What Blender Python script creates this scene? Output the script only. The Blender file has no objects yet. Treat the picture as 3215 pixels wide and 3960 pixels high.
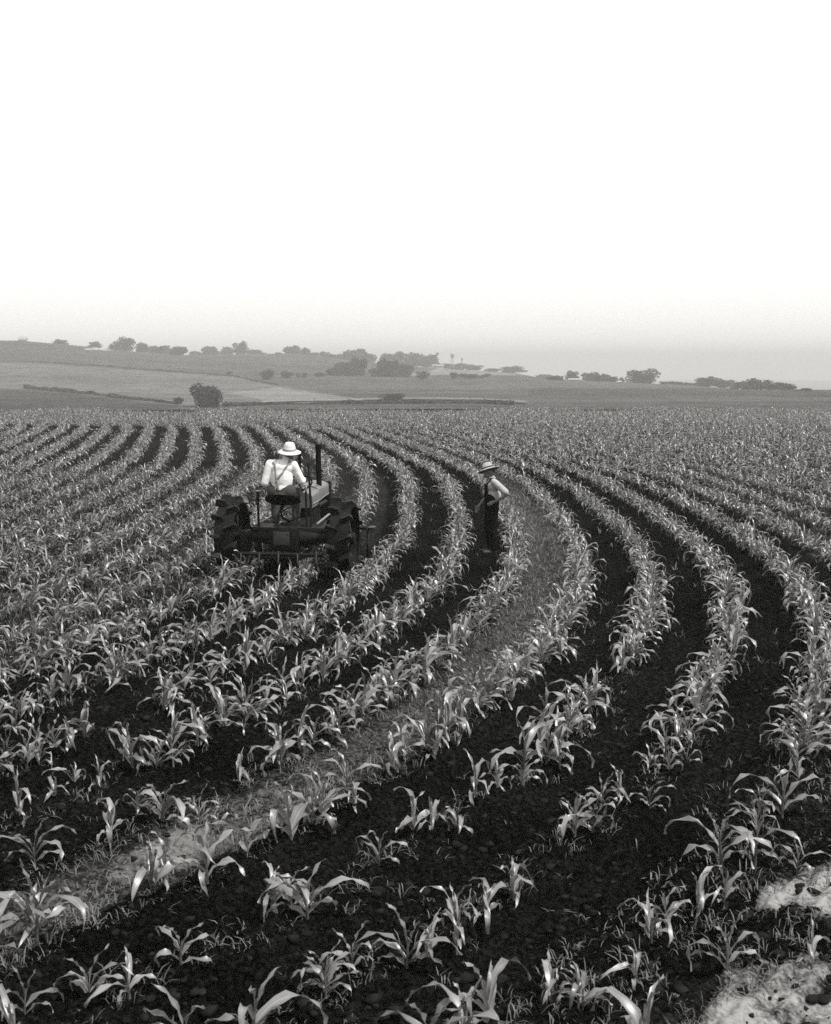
import bpy, bmesh, math, random
import numpy as np
from mathutils import Vector, Matrix, Euler

# ------------------------------------------------------------------ camera, sky, sun, exposure
F, CX, CY, YH, H = 4677.0, 1607.5, 1980.0, 1400.0, 3.13      # focal length and horizon in photo pixels, eye height in metres
PITCH = math.atan((CY - YH) / F)
SUN_EL, SUN_AZ = math.radians(60), math.radians(118)          # azimuth clockwise from straight ahead
SUN_STRENGTH, SKY_STRENGTH, EXPOSURE = 5.0, 0.10, 0.4
HAZE_DENSITY = 0.0007

scene = bpy.context.scene
C = bpy.data.collections.new('field_scene'); scene.collection.children.link(C)
cam = bpy.data.cameras.new('camera'); camo = bpy.data.objects.new('camera', cam); C.objects.link(camo)
camo.location = (0, 0, H); camo.rotation_euler = (math.pi / 2 - PITCH, 0, 0)
cam.sensor_fit = 'VERTICAL'; cam.sensor_height = 24; cam.sensor_width = 24; cam.lens = 24 * F / 3960
cam.clip_start = 0.05; cam.clip_end = 20000
cam.dof.use_dof = True; cam.dof.focus_distance = 15.0; cam.dof.aperture_fstop = 4.0
scene.camera = camo

world = bpy.data.worlds.new('World'); scene.world = world; world.use_nodes = True
nt = world.node_tree; nt.nodes.clear()
sky = nt.nodes.new('ShaderNodeTexSky'); sky.sky_type = 'NISHITA'; sky.sun_disc = False
sky.sun_elevation = SUN_EL; sky.sun_rotation = SUN_AZ; sky.dust_density = 6.0; sky.air_density = 1.0; sky.ozone_density = 1.0
bw = nt.nodes.new('ShaderNodeRGBToBW')                        # black-and-white film: the sky has no hue
mulsky = nt.nodes.new('ShaderNodeMath'); mulsky.operation = 'MULTIPLY_ADD'; mulsky.inputs[1].default_value = 0.35; mulsky.inputs[2].default_value = 8.7
tint = nt.nodes.new('ShaderNodeMix'); tint.data_type = 'RGBA'; tint.blend_type = 'MULTIPLY'; tint.inputs[0].default_value = 1.0
tint.inputs[7].default_value = (1.0, 0.99, 0.965, 1)
bg = nt.nodes.new('ShaderNodeBackground'); bg.inputs['Strength'].default_value = SKY_STRENGTH
wo = nt.nodes.new('ShaderNodeOutputWorld')
nt.links.new(sky.outputs[0], bw.inputs[0]); nt.links.new(bw.outputs[0], mulsky.inputs[0]); nt.links.new(mulsky.outputs[0], tint.inputs[6])
nt.links.new(tint.outputs[2], bg.inputs['Color']); nt.links.new(bg.outputs[0], wo.inputs[0])

sun = bpy.data.lights.new('sun', 'SUN'); sun.energy = SUN_STRENGTH; sun.angle = math.radians(3.0); sun.color = (1, 0.992, 0.97)
suno = bpy.data.objects.new('sun', sun); C.objects.link(suno)
sd = Vector((math.sin(SUN_AZ) * math.cos(SUN_EL), math.cos(SUN_AZ) * math.cos(SUN_EL), math.sin(SUN_EL)))
suno.rotation_euler = (-sd).to_track_quat('-Z', 'Y').to_euler(); suno.location = (0, -30, 60)
scene.view_settings.view_transform = 'Standard'; scene.view_settings.look = 'None'
scene.view_settings.gamma = 1.0; scene.view_settings.exposure = EXPOSURE; scene.view_settings.use_curve_mapping = False
scene.cycles.volume_bounces = 1; scene.cycles.max_bounces = 8; scene.cycles.transparent_max_bounces = 8
scene.cycles.filter_width = 1.5; scene.cycles.use_denoising = False; scene.cycles.sample_clamp_indirect = 3.0; scene.cycles.sample_clamp_direct = 6.0

# ------------------------------------------------------------------ helpers: pixels and terrain
rng = np.random.default_rng(7); rnd = random.Random(7)
sp_, cp_ = math.sin(PITCH), math.cos(PITCH)

def ray(px, py):
    u, v = (px - CX) / F, (py - CY) / F
    return u, cp_ - v * sp_, -sp_ - v * cp_
def on_flat(px, py, z=0.0):
    dx, dy, dz = ray(px, py); t = (z - H) / dz
    return dx * t, dy * t
def project(x, y, z):
    depth = y * cp_ - (z - H) * sp_; up = y * sp_ + (z - H) * cp_
    depth = np.where(np.abs(depth) < 1e-3, 1e-3, depth)
    return CX + F * x / depth, CY - F * up / depth

def hash2(ix, iy, seed):
    h = (ix.astype(np.int64) * 374761393 + iy.astype(np.int64) * 668265263 + seed * 982451653) & 0x7fffffff
    h = ((h ^ (h >> 13)) * 1274126177) & 0x7fffffff
    return ((h ^ (h >> 16)) & 0xffff) / 65535.0
def vnoise(x, y, seed=0):
    xf, yf = np.floor(x), np.floor(y); fx, fy = x - xf, y - yf
    fx = fx * fx * (3 - 2 * fx); fy = fy * fy * (3 - 2 * fy)
    a, b = hash2(xf, yf, seed), hash2(xf + 1, yf, seed); c, d = hash2(xf, yf + 1, seed), hash2(xf + 1, yf + 1, seed)
    return (a + (b - a) * fx) * (1 - fy) + (c + (d - c) * fx) * fy
def fbm(x, y, oct=4, seed=0):
    s, a, t = 0, 0.5, 0
    for i in range(oct):
        s = s + a * vnoise(x * 2 ** i, y * 2 ** i, seed + i); t += a; a *= 0.55
    return s / t
def sstep(a, b, x):
    t = np.clip((x - a) / (b - a), 0, 1); return t * t * (3 - 2 * t)

# the contour rows: every row is the same curve moved sideways; row 5 goes through these (forward, sideways) points
RY = [-40, 3.5, 5, 6.1, 7, 7.7, 8.25, 8.9, 9.7, 10.4, 12, 14.4, 16.5, 19, 22, 24.5, 29, 34, 42, 52, 57, 62, 68, 76, 95]
RX = [-60, -4.25, -2.9, -2.0, -1.28, -.85, -.5, -.14, .3, .56, 1.2, 1.88, 2.3, 2.6, 2.78, 2.82, 2.74, 2.35, 1.25, -.55, -1.8, -4.5, -10, -19, -40]
SP = 0.98
_yy = np.linspace(-40, 95, 1351); _g = np.interp(_yy, RY, RX)
_k = np.ones(17) / 17; _g = np.convolve(np.pad(_g, 8, 'edge'), _k, 'valid')
def gcurve(y): return np.interp(y, _yy, _g)
def rowk(x, y): return 5 + (x - gcurve(y) - 0.10 * np.sin(y * 0.21 + 1.0) * sstep(24, 34, y)) / SP
def rowx(k, y): return gcurve(y) + 0.10 * np.sin(y * 0.21 + 1.0) * sstep(24, 34, y) + (k - 5) * SP

KPX = [-2500, 80, 300, 500, 700, 850, 1100, 1200, 1400, 1550, 1800, 2000, 2200, 2350, 2700, 3000, 3130, 4200]
S600 = [20, 15, 20, 25, 30, 35, 45, 50, 55, 55, 57, 60, 72, 80, 90, 108, 116, 140]
S900 = [-85, -75, -58, -40, -26, -28, -30, -25, -2, 12, 30, 42, 84, 100, 110, 125, 130, 160]
LK = np.log([1, 70, 80, 97, 150, 230, 300, 450, 600, 900, 1300, 2500, 5200])
def macro(x, y):
    x = np.asarray(x, float); y = np.asarray(y, float)
    D = np.maximum(np.hypot(x, y), 1.0); az = np.arctan2(x, np.maximum(y, 1e-6)); az = np.clip(az, -0.75, 0.75)
    px = CX + F * np.tan(az) / cp_; FF = F / cp_ ** 2
    s6, s9 = np.interp(px, KPX, S600), np.interp(px, KPX, S900)
    zf = lambda s, d: H - s * d / FF
    o = np.zeros_like(D)
    lf = sstep(1100, 300, px)
    Z = [o, o, o + .02, o - 1.2, o - 7 , o - 9 + lf * 1.0, zf(o + 166 - 8 * lf, 300), zf(o + 108 - 8 * lf, 450), zf(s6, 600), zf(s9, 900), zf(s9 + 30, 1300), o - 58, o - 58]
    Z = np.stack(Z); l = np.log(D)
    m = np.zeros_like(Z)
    for i in range(1, len(LK) - 1):
        d0, d1 = (Z[i] - Z[i - 1]) / (LK[i] - LK[i - 1]), (Z[i + 1] - Z[i]) / (LK[i + 1] - LK[i])
        m[i] = np.where(d0 * d1 > 0, 2 * d0 * d1 / (d0 + d1 + 1e-12 * np.sign(d0 + d1 + 1e-20)), 0)
    i = np.clip(np.searchsorted(LK, l) - 1, 0, len(LK) - 2)
    h = LK[i + 1] - LK[i]; t = np.clip((l - LK[i]) / h, 0, 1)
    z0, z1 = np.take_along_axis(Z, i[None], 0)[0], np.take_along_axis(Z, i[None] + 1, 0)[0]
    m0, m1 = np.take_along_axis(m, i[None], 0)[0], np.take_along_axis(m, i[None] + 1, 0)[0]
    return (2*t**3 - 3*t**2 + 1) * z0 + (t**3 - 2*t**2 + t) * h * m0 + (-2*t**3 + 3*t**2) * z1 + (t**3 - t**2) * h * m1
def ridge(x, y):
    k = rowk(x, y); f = np.abs(k - np.round(k)) * 2
    return (0.035 - 0.085 * f ** 1.6) * (1 - sstep(60, 74, np.hypot(x, y)))
def ground_z(x, y):
    x = np.atleast_1d(np.asarray(x, float)); y = np.atleast_1d(np.asarray(y, float))
    return macro(x, y) + ridge(x, y)
def gz(x, y): return float(ground_z(x, y)[0])
_scanD = np.concatenate([np.arange(255, 700, 2.0), np.arange(700, 905, 4.0)])
def ground_hit(px, py):                                       # where the sight line through a pixel meets the hills beyond the crest
    xs = (px - CX) / F * _scanD * cp_; z = macro(xs, _scanD); _, pys = project(xs, _scanD, z)
    j = np.nonzero(pys <= py)[0]
    j = j[0] if len(j) else int(np.argmin(pys))
    return float(xs[j]), float(_scanD[j]), float(z[j])

# ------------------------------------------------------------------ materials (grey: a black-and-white photograph)
def mat(name, v, rough=0.8, spec=0.3, metal=0.0, noise=0.25, scale=8.0, bump=0.0, bscale=60.0, trans=0.0):
    m = bpy.data.materials.new(name); m.use_nodes = True; n = m.node_tree; b = n.nodes['Principled BSDF']; o = n.nodes['Material Output']
    b.inputs['Roughness'].default_value = rough; b.inputs['Metallic'].default_value = metal; b.inputs['Specular IOR Level'].default_value = spec
    tc = n.nodes.new('ShaderNodeTexCoord'); nz = n.nodes.new('ShaderNodeTexNoise'); nz.inputs['Scale'].default_value = scale; nz.inputs['Detail'].default_value = 5
    rp = n.nodes.new('ShaderNodeMapRange'); rp.inputs[1].default_value = 0.25; rp.inputs[2].default_value = 0.75
    rp.inputs[3].default_value = v * (1 - noise); rp.inputs[4].default_value = v * (1 + noise)
    n.links.new(tc.outputs['Object'], nz.inputs['Vector']); n.links.new(nz.outputs[0], rp.inputs[0])
    cb = n.nodes.new('ShaderNodeCombineColor')
    for i, f in enumerate((1.0, 0.993, 0.975)):
        mm = n.nodes.new('ShaderNodeMath'); mm.operation = 'MULTIPLY'; mm.inputs[1].default_value = f
        n.links.new(rp.outputs[0], mm.inputs[0]); n.links.new(mm.outputs[0], cb.inputs[i])
    n.links.new(cb.outputs[0], b.inputs['Base Color'])
    if bump:
        bz = n.nodes.new('ShaderNodeTexNoise'); bz.inputs['Scale'].default_value = bscale; bz.inputs['Detail'].default_value = 4
        bp = n.nodes.new('ShaderNodeBump'); bp.inputs['Strength'].default_value = bump; bp.inputs['Distance'].default_value = 0.01
        n.links.new(tc.outputs['Object'], bz.inputs['Vector']); n.links.new(bz.outputs[0], bp.inputs['Height']); n.links.new(bp.outputs[0], b.inputs['Normal'])
    if trans:
        t = n.nodes.new('ShaderNodeBsdfTranslucent'); mx = n.nodes.new('ShaderNodeMixShader'); mx.inputs[0].default_value = trans
        n.links.new(cb.outputs[0], t.inputs[0]); n.links.new(b.outputs[0], mx.inputs[1]); n.links.new(t.outputs[0], mx.inputs[2]); n.links.new(mx.outputs[0], o.inputs[0])
    return m

def leaf_material(name, v, trans=0.28):
    m = bpy.data.materials.new(name); m.use_nodes = True; n = m.node_tree; b = n.nodes['Principled BSDF']; o = n.nodes['Material Output']; L = n.links
    N = n.nodes.new
    b.inputs['Roughness'].default_value = 0.38; b.inputs['Specular IOR Level'].default_value = 0.9
    uv = N('ShaderNodeUVMap'); sx = N('ShaderNodeSeparateXYZ'); L.new(uv.outputs[0], sx.inputs[0])
    ab = N('ShaderNodeMath'); ab.operation = 'SUBTRACT'; ab.inputs[1].default_value = 0.5; L.new(sx.outputs[0], ab.inputs[0])
    a2 = N('ShaderNodeMath'); a2.operation = 'ABSOLUTE'; L.new(ab.outputs[0], a2.inputs[0])
    rib = N('ShaderNodeMapRange'); rib.inputs[1].default_value = 0.03; rib.inputs[2].default_value = 0.09; rib.inputs[3].default_value = 1.45; rib.inputs[4].default_value = 1.0
    L.new(a2.outputs[0], rib.inputs[0])
    cx = N('ShaderNodeCombineXYZ'); L.new(sx.outputs[0], cx.inputs[0]); mv = N('ShaderNodeMath'); mv.operation = 'MULTIPLY'; mv.inputs[1].default_value = 0.12
    L.new(sx.outputs[1], mv.inputs[0]); L.new(mv.outputs[0], cx.inputs[1])
    st = N('ShaderNodeTexNoise'); st.inputs['Scale'].default_value = 16; st.inputs['Detail'].default_value = 3; L.new(cx.outputs[0], st.inputs['Vector'])
    sr = N('ShaderNodeMapRange'); sr.inputs[1].default_value = 0.3; sr.inputs[2].default_value = 0.7; sr.inputs[3].default_value = 0.75; sr.inputs[4].default_value = 1.2; L.new(st.outputs[0], sr.inputs[0])
    ge = N('ShaderNodeNewGeometry'); nz = N('ShaderNodeTexNoise'); nz.inputs['Scale'].default_value = 5.0; L.new(ge.outputs['Position'], nz.inputs['Vector'])
    nr = N('ShaderNodeMapRange'); nr.inputs[1].default_value = 0.3; nr.inputs[2].default_value = 0.7; nr.inputs[3].default_value = v * 0.5; nr.inputs[4].default_value = v * 1.6; L.new(nz.outputs[0], nr.inputs[0])
    m1 = N('ShaderNodeMath'); m1.operation = 'MULTIPLY'; L.new(rib.outputs[0], m1.inputs[0]); L.new(sr.outputs[0], m1.inputs[1])
    m2 = N('ShaderNodeMath'); m2.operation = 'MULTIPLY'; L.new(m1.outputs[0], m2.inputs[0]); L.new(nr.outputs[0], m2.inputs[1])
    cb = N('ShaderNodeCombineColor')
    for i, f in enumerate((1.0, 0.993, 0.975)):
        mm = N('ShaderNodeMath'); mm.operation = 'MULTIPLY'; mm.inputs[1].default_value = f; L.new(m2.outputs[0], mm.inputs[0]); L.new(mm.outputs[0], cb.inputs[i])
    L.new(cb.outputs[0], b.inputs['Base Color'])
    bp = N('ShaderNodeBump'); bp.inputs['Strength'].default_value = 0.25; bp.inputs['Distance'].default_value = 0.004; L.new(st.outputs[0], bp.inputs['Height']); L.new(bp.outputs[0], b.inputs['Normal'])
    t = N('ShaderNodeBsdfTranslucent'); mx = N('ShaderNodeMixShader'); mx.inputs[0].default_value = trans
    L.new(cb.outputs[0], t.inputs[0]); L.new(b.outputs[0], mx.inputs[1]); L.new(t.outputs[0], mx.inputs[2]); L.new(mx.outputs[0], o.inputs[0])
    return m

def ground_material():
    m = bpy.data.materials.new('soil_and_fields'); m.use_nodes = True; n = m.node_tree; b = n.nodes['Principled BSDF']; L = n.links; N = n.nodes.new
    b.inputs['Roughness'].default_value = 1.0; b.inputs['Specular IOR Level'].default_value = 0.0
    at = N('ShaderNodeAttribute'); at.attribute_name = 'albedo'; dr = N('ShaderNodeAttribute'); dr.attribute_name = 'dry'
    ge = N('ShaderNodeNewGeometry')
    def noise(scale, detail, rough=0.6):
        z = N('ShaderNodeTexNoise'); z.inputs['Scale'].default_value = scale; z.inputs['Detail'].default_value = detail; z.inputs['Roughness'].default_value = rough
        L.new(ge.outputs['Position'], z.inputs['Vector']); return z
    def math_(op, a, c):
        q = N('ShaderNodeMath'); q.operation = op
        for i, s in enumerate((a, c)):
            if isinstance(s, (int, float)): q.inputs[i].default_value = s
            else: L.new(s, q.inputs[i])
        return q.outputs[0]
    def rng_(s, a, c, d, e):
        q = N('ShaderNodeMapRange'); q.inputs[1].default_value = a; q.inputs[2].default_value = c; q.inputs[3].default_value = d; q.inputs[4].default_value = e
        L.new(s, q.inputs[0]); return q.outputs[0]
    n1, n2, n3 = noise(5.0, 6, .65), noise(28.0, 5, .7), noise(0.06, 12, .85)
    patch = math_('ADD', math_('MULTIPLY', n1.outputs[0], 0.5), math_('MULTIPLY', n2.outputs[0], 0.5))
    fac = rng_(math_('ADD', patch, dr.outputs['Fac']), 0.98, 1.20, 0.0, 1.0)           # dry crust breaks up over the dark loam
    grain = rng_(n2.outputs[0], 0.44, 0.75, 0.4, 3.4)
    base = math_('MULTIPLY', at.outputs['Fac'], math_('MULTIPLY', grain, rng_(n3.outputs[0], .34, .66, .5, 1.55)))
    da = N('ShaderNodeAttribute'); da.attribute_name = 'dry_albedo'
    dry = math_('MULTIPLY', da.outputs['Fac'], rng_(n2.outputs[0], 0.25, 0.75, 0.6, 1.3))
    mixv = math_('ADD', math_('MULTIPLY', base, math_('SUBTRACT', 1.0, fac)), math_('MULTIPLY', dry, fac))
    cb = N('ShaderNodeCombineColor')
    for i, f in enumerate((1.0, 0.993, 0.975)): L.new(math_('MULTIPLY', mixv, f), cb.inputs[i])
    L.new(cb.outputs[0], b.inputs['Base Color'])
    bp = N('ShaderNodeBump'); bp.inputs['Strength'].default_value = 0.8; bp.inputs['Distance'].default_value = 0.03
    L.new(patch, bp.inputs['Height']); L.new(bp.outputs[0], b.inputs['Normal'])
    return m

M = dict(
    leaf=leaf_material('corn_leaf', 0.135), stalk=mat('corn_stalk', 0.07, 0.5, 0.4, scale=20),
    weed=mat('weed_blade', 0.09, 0.6, 0.3, noise=0.5, scale=2.5, trans=0.2), soil=ground_material(), clod=mat('soil_clod', 0.010, 1.0, 0.0, noise=.5, scale=12, bump=.6, bscale=40),
    tree=mat('tree_leaves', 0.03, 0.9, 0.0, noise=0.45, scale=0.9, trans=0.12), bark=mat('bark', 0.05, 0.9, 0.1), hedge=mat('hedge_leaves', 0.035, 0.9, 0.0, noise=.4, scale=.7),
    iron=mat('dark_painted_iron', 0.004, 0.55, 0.12, 0.0, noise=.5, scale=14, bump=.3), steel=mat('worn_steel', 0.009, 0.45, 0.2, 0.1, noise=.6, scale=18, bump=.3),
    bright=mat('polished_steel', 0.16, 0.42, 0.5, 0.5, noise=.3, scale=14), hood=mat('dusty_hood_paint', 0.085, 0.45, 0.5, 0.0, noise=.25, scale=9),
    sooty=mat('sooty_pipe', 0.003, 0.8, 0.05, noise=.4), plate=mat('dull_gear_case', 0.018, 0.6, 0.4, 0.0, noise=.4, scale=10, bump=.4, bscale=30),
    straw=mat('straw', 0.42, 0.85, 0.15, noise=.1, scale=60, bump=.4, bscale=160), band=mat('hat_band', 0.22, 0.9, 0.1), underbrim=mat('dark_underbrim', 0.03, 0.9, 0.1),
    shirt=mat('white_cotton', 0.58, 0.95, 0.05, noise=.12, scale=7, bump=1.0, bscale=14), old_straw=mat('grey_straw', 0.24, 0.9, 0.05, noise=.2, scale=40, bump=.4, bscale=120), dim_shirt=mat('grey_white_cotton', 0.27, 0.95, 0.05, noise=.12, scale=9, bump=1.0, bscale=16), strap=mat('suspender_webbing', 0.2, 0.9, 0.1),
    trousers=mat('grey_work_trousers', 0.045, 1.0, 0.0, noise=.25, scale=8, bump=.5, bscale=14), denim=mat('dark_denim', 0.005, 1.0, 0.0, noise=.35, scale=10, bump=.5, bscale=14),
    skin=mat('tanned_skin', 0.10, 0.6, 0.3, noise=.1), hair=mat('dark_hair', 0.02, 0.7, 0.2), boot=mat('work_boot', 0.03, 0.7, 0.3),
    post=mat('weathered_post', 0.12, 0.9, 0.1), white=mat('white_boards', 0.22, 0.8, 0.2, noise=.06), roof=mat('shingle_roof', 0.2, 0.9, 0.1), glassdark=mat('window_glass', 0.03, 0.15, 0.5), tower=mat('galvanised_lattice', 0.13, 0.6, 0.4, .3),
    track=mat('dusty_track', 0.11, 0.95, 0.05, noise=.2, scale=.4))

# ------------------------------------------------------------------ helpers: meshes and objects
def link(name, me, m=None, parent=None):
    o = bpy.data.objects.new(name, me); C.objects.link(o)
    if m is not None and me is not None and not me.materials: me.materials.append(m)
    if parent is not None: o.parent = parent
    return o
def tag(o, label, cat=None, group=None, kind=None):
    if label: o['label'] = label
    if cat: o['category'] = cat
    if group: o['group'] = group
    if kind: o['kind'] = kind
    return o
def thing(name, label, cat, loc=(0, 0, 0), rz=0.0, group=None):
    o = bpy.data.objects.new(name, None); C.objects.link(o); o.location = loc; o.rotation_euler = (0, 0, rz); o.empty_display_size = 0.2
    return tag(o, label, cat, group)
def np_mesh(name, v, f, uv=None, smooth=True):
    """v (n,3), f (m,4) quads or (m,3) triangles"""
    me = bpy.data.meshes.new(name); v = np.asarray(v, np.float32); f = np.asarray(f, np.int32); n = f.shape[1]
    me.vertices.add(len(v)); me.vertices.foreach_set('co', v.ravel())
    me.loops.add(f.size); me.loops.foreach_set('vertex_index', f.ravel())
    me.polygons.add(len(f)); me.polygons.foreach_set('loop_start', np.arange(0, f.size, n, dtype=np.int32)); me.polygons.foreach_set('loop_total', np.full(len(f), n, np.int32))
    if uv is not None:
        l = me.uv_layers.new(name='UVMap'); l.data.foreach_set('uv', np.asarray(uv, np.float32)[f.ravel()].ravel())
    me.update(calc_edges=True); me.validate()
    if smooth: me.polygons.foreach_set('use_smooth', np.ones(len(f), bool))
    return me

class MB:                                                     # collects simple shapes into one part mesh
    def __init__(s): s.bm = bmesh.new()
    def box(s, c, size, rot=(0, 0, 0), bevel=0.0):
        r = bmesh.ops.create_cube(s.bm, size=1.0); vs = r['verts']
        bmesh.ops.transform(s.bm, matrix=Matrix.Translation(c) @ Euler(rot).to_matrix().to_4x4() @ Matrix.Diagonal((*size, 1)), verts=vs)
        if bevel:
            ed = list({e for v in vs for e in v.link_edges}); bmesh.ops.bevel(s.bm, geom=ed, offset=bevel, segments=2, affect='EDGES', profile=.6)
        return s
    def rings(s, rings, cap=True, close=False):
        R = [[s.bm.verts.new(p) for p in r] for r in rings]; n = len(R[0]); m = len(R)
        for i in range(m if close else m - 1):
            for j in range(n):
                a, b = R[i], R[(i + 1) % m]
                s.bm.faces.new((a[j], a[(j + 1) % n], b[(j + 1) % n], b[j]))
        if cap and not close:
            s.bm.faces.new(R[0][::-1]); s.bm.faces.new(R[-1])
        return s
    def tube(s, pts, rad, seg=10, flat=1.0):
        pts = [Vector(p) for p in pts]; rad = rad if isinstance(rad, (list, tuple)) else [rad] * len(pts); out = []
        for i, p in enumerate(pts):
            d = (pts[min(i + 1, len(pts) - 1)] - pts[max(i - 1, 0)]).normalized()
            a = d.cross(Vector((0, 0, 1)) if abs(d.z) < 0.95 else Vector((1, 0, 0))).normalized(); b = a.cross(d)
            out.append([p + a * rad[i] * math.cos(2 * math.pi * j / seg) + b * rad[i] * flat * math.sin(2 * math.pi * j / seg) for j in range(seg)])
        return s.rings(out)
    def capsule(s, p0, p1, r0, r1, seg=12):
        p0, p1 = Vector(p0), Vector(p1); d = (p1 - p0); d = d.normalized() if d.length > 1e-6 else Vector((0, 0, 1)); P, R = [], []
        for a in (-80, -50, -25): P.append(p0 + d * r0 * math.sin(math.radians(a))); R.append(r0 * math.cos(math.radians(a)))
        P += [p0, p1]; R += [r0, r1]
        for a in (25, 50, 80): P.append(p1 + d * r1 * math.sin(math.radians(a))); R.append(r1 * math.cos(math.radians(a)))
        a = d.cross(Vector((0, 0, 1)) if abs(d.z) < 0.95 else Vector((1, 0, 0))).normalized(); b = a.cross(d)
        return s.rings([[p + a * r * math.cos(2 * math.pi * j / seg) + b * r * math.sin(2 * math.pi * j / seg) for j in range(seg)] for p, r in zip(P, R)])
    def ell(s, c, r, rot=(0, 0, 0)):
        bmesh.ops.create_uvsphere(s.bm, u_segments=16, v_segments=10, radius=1.0, matrix=Matrix.Translation(c) @ Euler(rot).to_matrix().to_4x4() @ Matrix.Diagonal((*r, 1))); return s
    def lathe(s, prof, axis='z', c=(0, 0, 0), seg=32, close=False, sx=1.0):
        c = Vector(c); out = []
        for r, h in prof:
            ring = []
            for j in range(seg):
                a = 2 * math.pi * j / seg; u, w = r * math.cos(a), r * math.sin(a)
                ring.append(c + (Vector((h, u, w)) if axis == 'x' else Vector((u * sx, h, w)) if axis == 'y' else Vector((u * sx, w, h))))
            out.append(ring)
        return s.rings(out, close=close)
    def mesh(s, name, smooth=True, auto=None):
        bmesh.ops.recalc_face_normals(s.bm, faces=s.bm.faces[:]); me = bpy.data.meshes.new(name); s.bm.to_mesh(me); s.bm.free()
        if smooth: me.polygons.foreach_set('use_smooth', np.ones(len(me.polygons), bool))
        if smooth and auto is not False: me.set_sharp_from_angle(angle=math.radians(38))
        return me
    def build(s, name, m, parent=None, smooth=True): return link(name, s.mesh(name, smooth), m, parent)
    def flesh(s, name, m, parent, voxel=0.013, it=6):         # melts overlapping limbs into one continuous skin
        o = link(name, s.mesh(name, True, auto=False), m, parent)
        r = o.modifiers.new('melt', 'REMESH'); r.mode = 'VOXEL'; r.voxel_size = voxel; r.use_smooth_shade = True
        q = o.modifiers.new('soften', 'SMOOTH'); q.factor = 0.5; q.iterations = it
        return o

# ------------------------------------------------------------------ the ground: one sheet from the camera to the horizon
azf = np.radians(np.linspace(-25, 25, 561)); azr = np.radians(np.linspace(25, 335, 66)[1:-1])
AZ = np.concatenate([azf, azr]); nA = len(AZ)
rad = [0.4, 1.2, 2.2, 3.0, 3.6]
while rad[-1] < 85: rad.append(rad[-1] + max(0.022, 0.0062 * rad[-1]))
while rad[-1] < 255: rad.append(rad[-1] * 1.035)
while rad[-1] < 1000: rad.append(rad[-1] * 1.0115)
while rad[-1] < 4300: rad.append(rad[-1] * 1.06)
RR = np.array(rad); nR = len(RR)
A2, R2 = np.meshgrid(AZ, RR); gx, gy = (R2 * np.sin(A2)).ravel(), (R2 * np.cos(A2)).ravel(); gD = R2.ravel()
kk = rowk(gx, gy); infield = 1 - sstep(72, 78, gD)
def band(k, a, b, w=0.22): return sstep(a - w, a + w, k) * (1 - sstep(b - w, b + w, k))
uncult_light = band(kk, 4.12, 4.88, .12)
_sl = [on_flat(px, py) for px, py in ((2600, 4100), (2690, 3905), (2820, 3560), (2990, 3300), (3090, 3100), (3200, 2900))]
_sx = np.interp(gy, [q[1] for q in _sl], [q[0] for q in _sl])
sandy = sstep(-.12, .16, gx - _sx) * (1 - sstep(9.0, 12, gy)) * (gy > 0)
left_uncult = (1 - sstep(-0.6, -0.2, kk)) * sstep(9, 13, gy)
ahead = band(kk, -.5, 1.5, .1) * sstep(19, 21, gy)
right_far = sstep(8.6, 9.2, kk) * (1 - sandy)
rough = np.clip(1 - uncult_light * .5 - left_uncult * .5 - sandy * .4, .3, 1)
fine = (fbm(gx * 3.1, gy * 3.1, 4, 11) - .5) * 0.10 + (fbm(gx * 11, gy * 11, 3, 21) - .5) * 0.055
lump = np.clip(fbm(gx * 7.5, gy * 7.5, 2, 31) - .55, 0, 1) * .16
gzv = ground_z(gx, gy) + (fine + lump + (fbm(gx * 27, gy * 27, 2, 51) - .5) * .035) * rough * (1 - sstep(30, 60, gD)) + .014 * np.sin(kk * 2 * np.pi * 6 + 3 * fbm(gx * .9, gy * .9, 2, 77)) * (1 - uncult_light) * (1 - left_uncult) * (1 - sstep(15, 30, gD)) + (fbm(gx * .012, gy * .012, 3, 5) - .5) * 1.6 * sstep(110, 260, gD)
alb = 0.0014 + .0036 * fbm(gx * 1.3, gy * 1.3, 3, 81)
alb += left_uncult * .004 + ahead * .006 + uncult_light * .02 + right_far * .008
dry = 0.05 + uncult_light * (.31 + .18 * (1 - sstep(7.5, 13, gy))) + sandy * .50 + left_uncult * .12 + right_far * .08
dry += (fbm(gx * .55, gy * .55, 3, 41) - .5) * .35 + (fbm(gx * 1.9, gy * 1.9, 3, 47) - .5) * (.65 * uncult_light + .8 * sandy)
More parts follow.
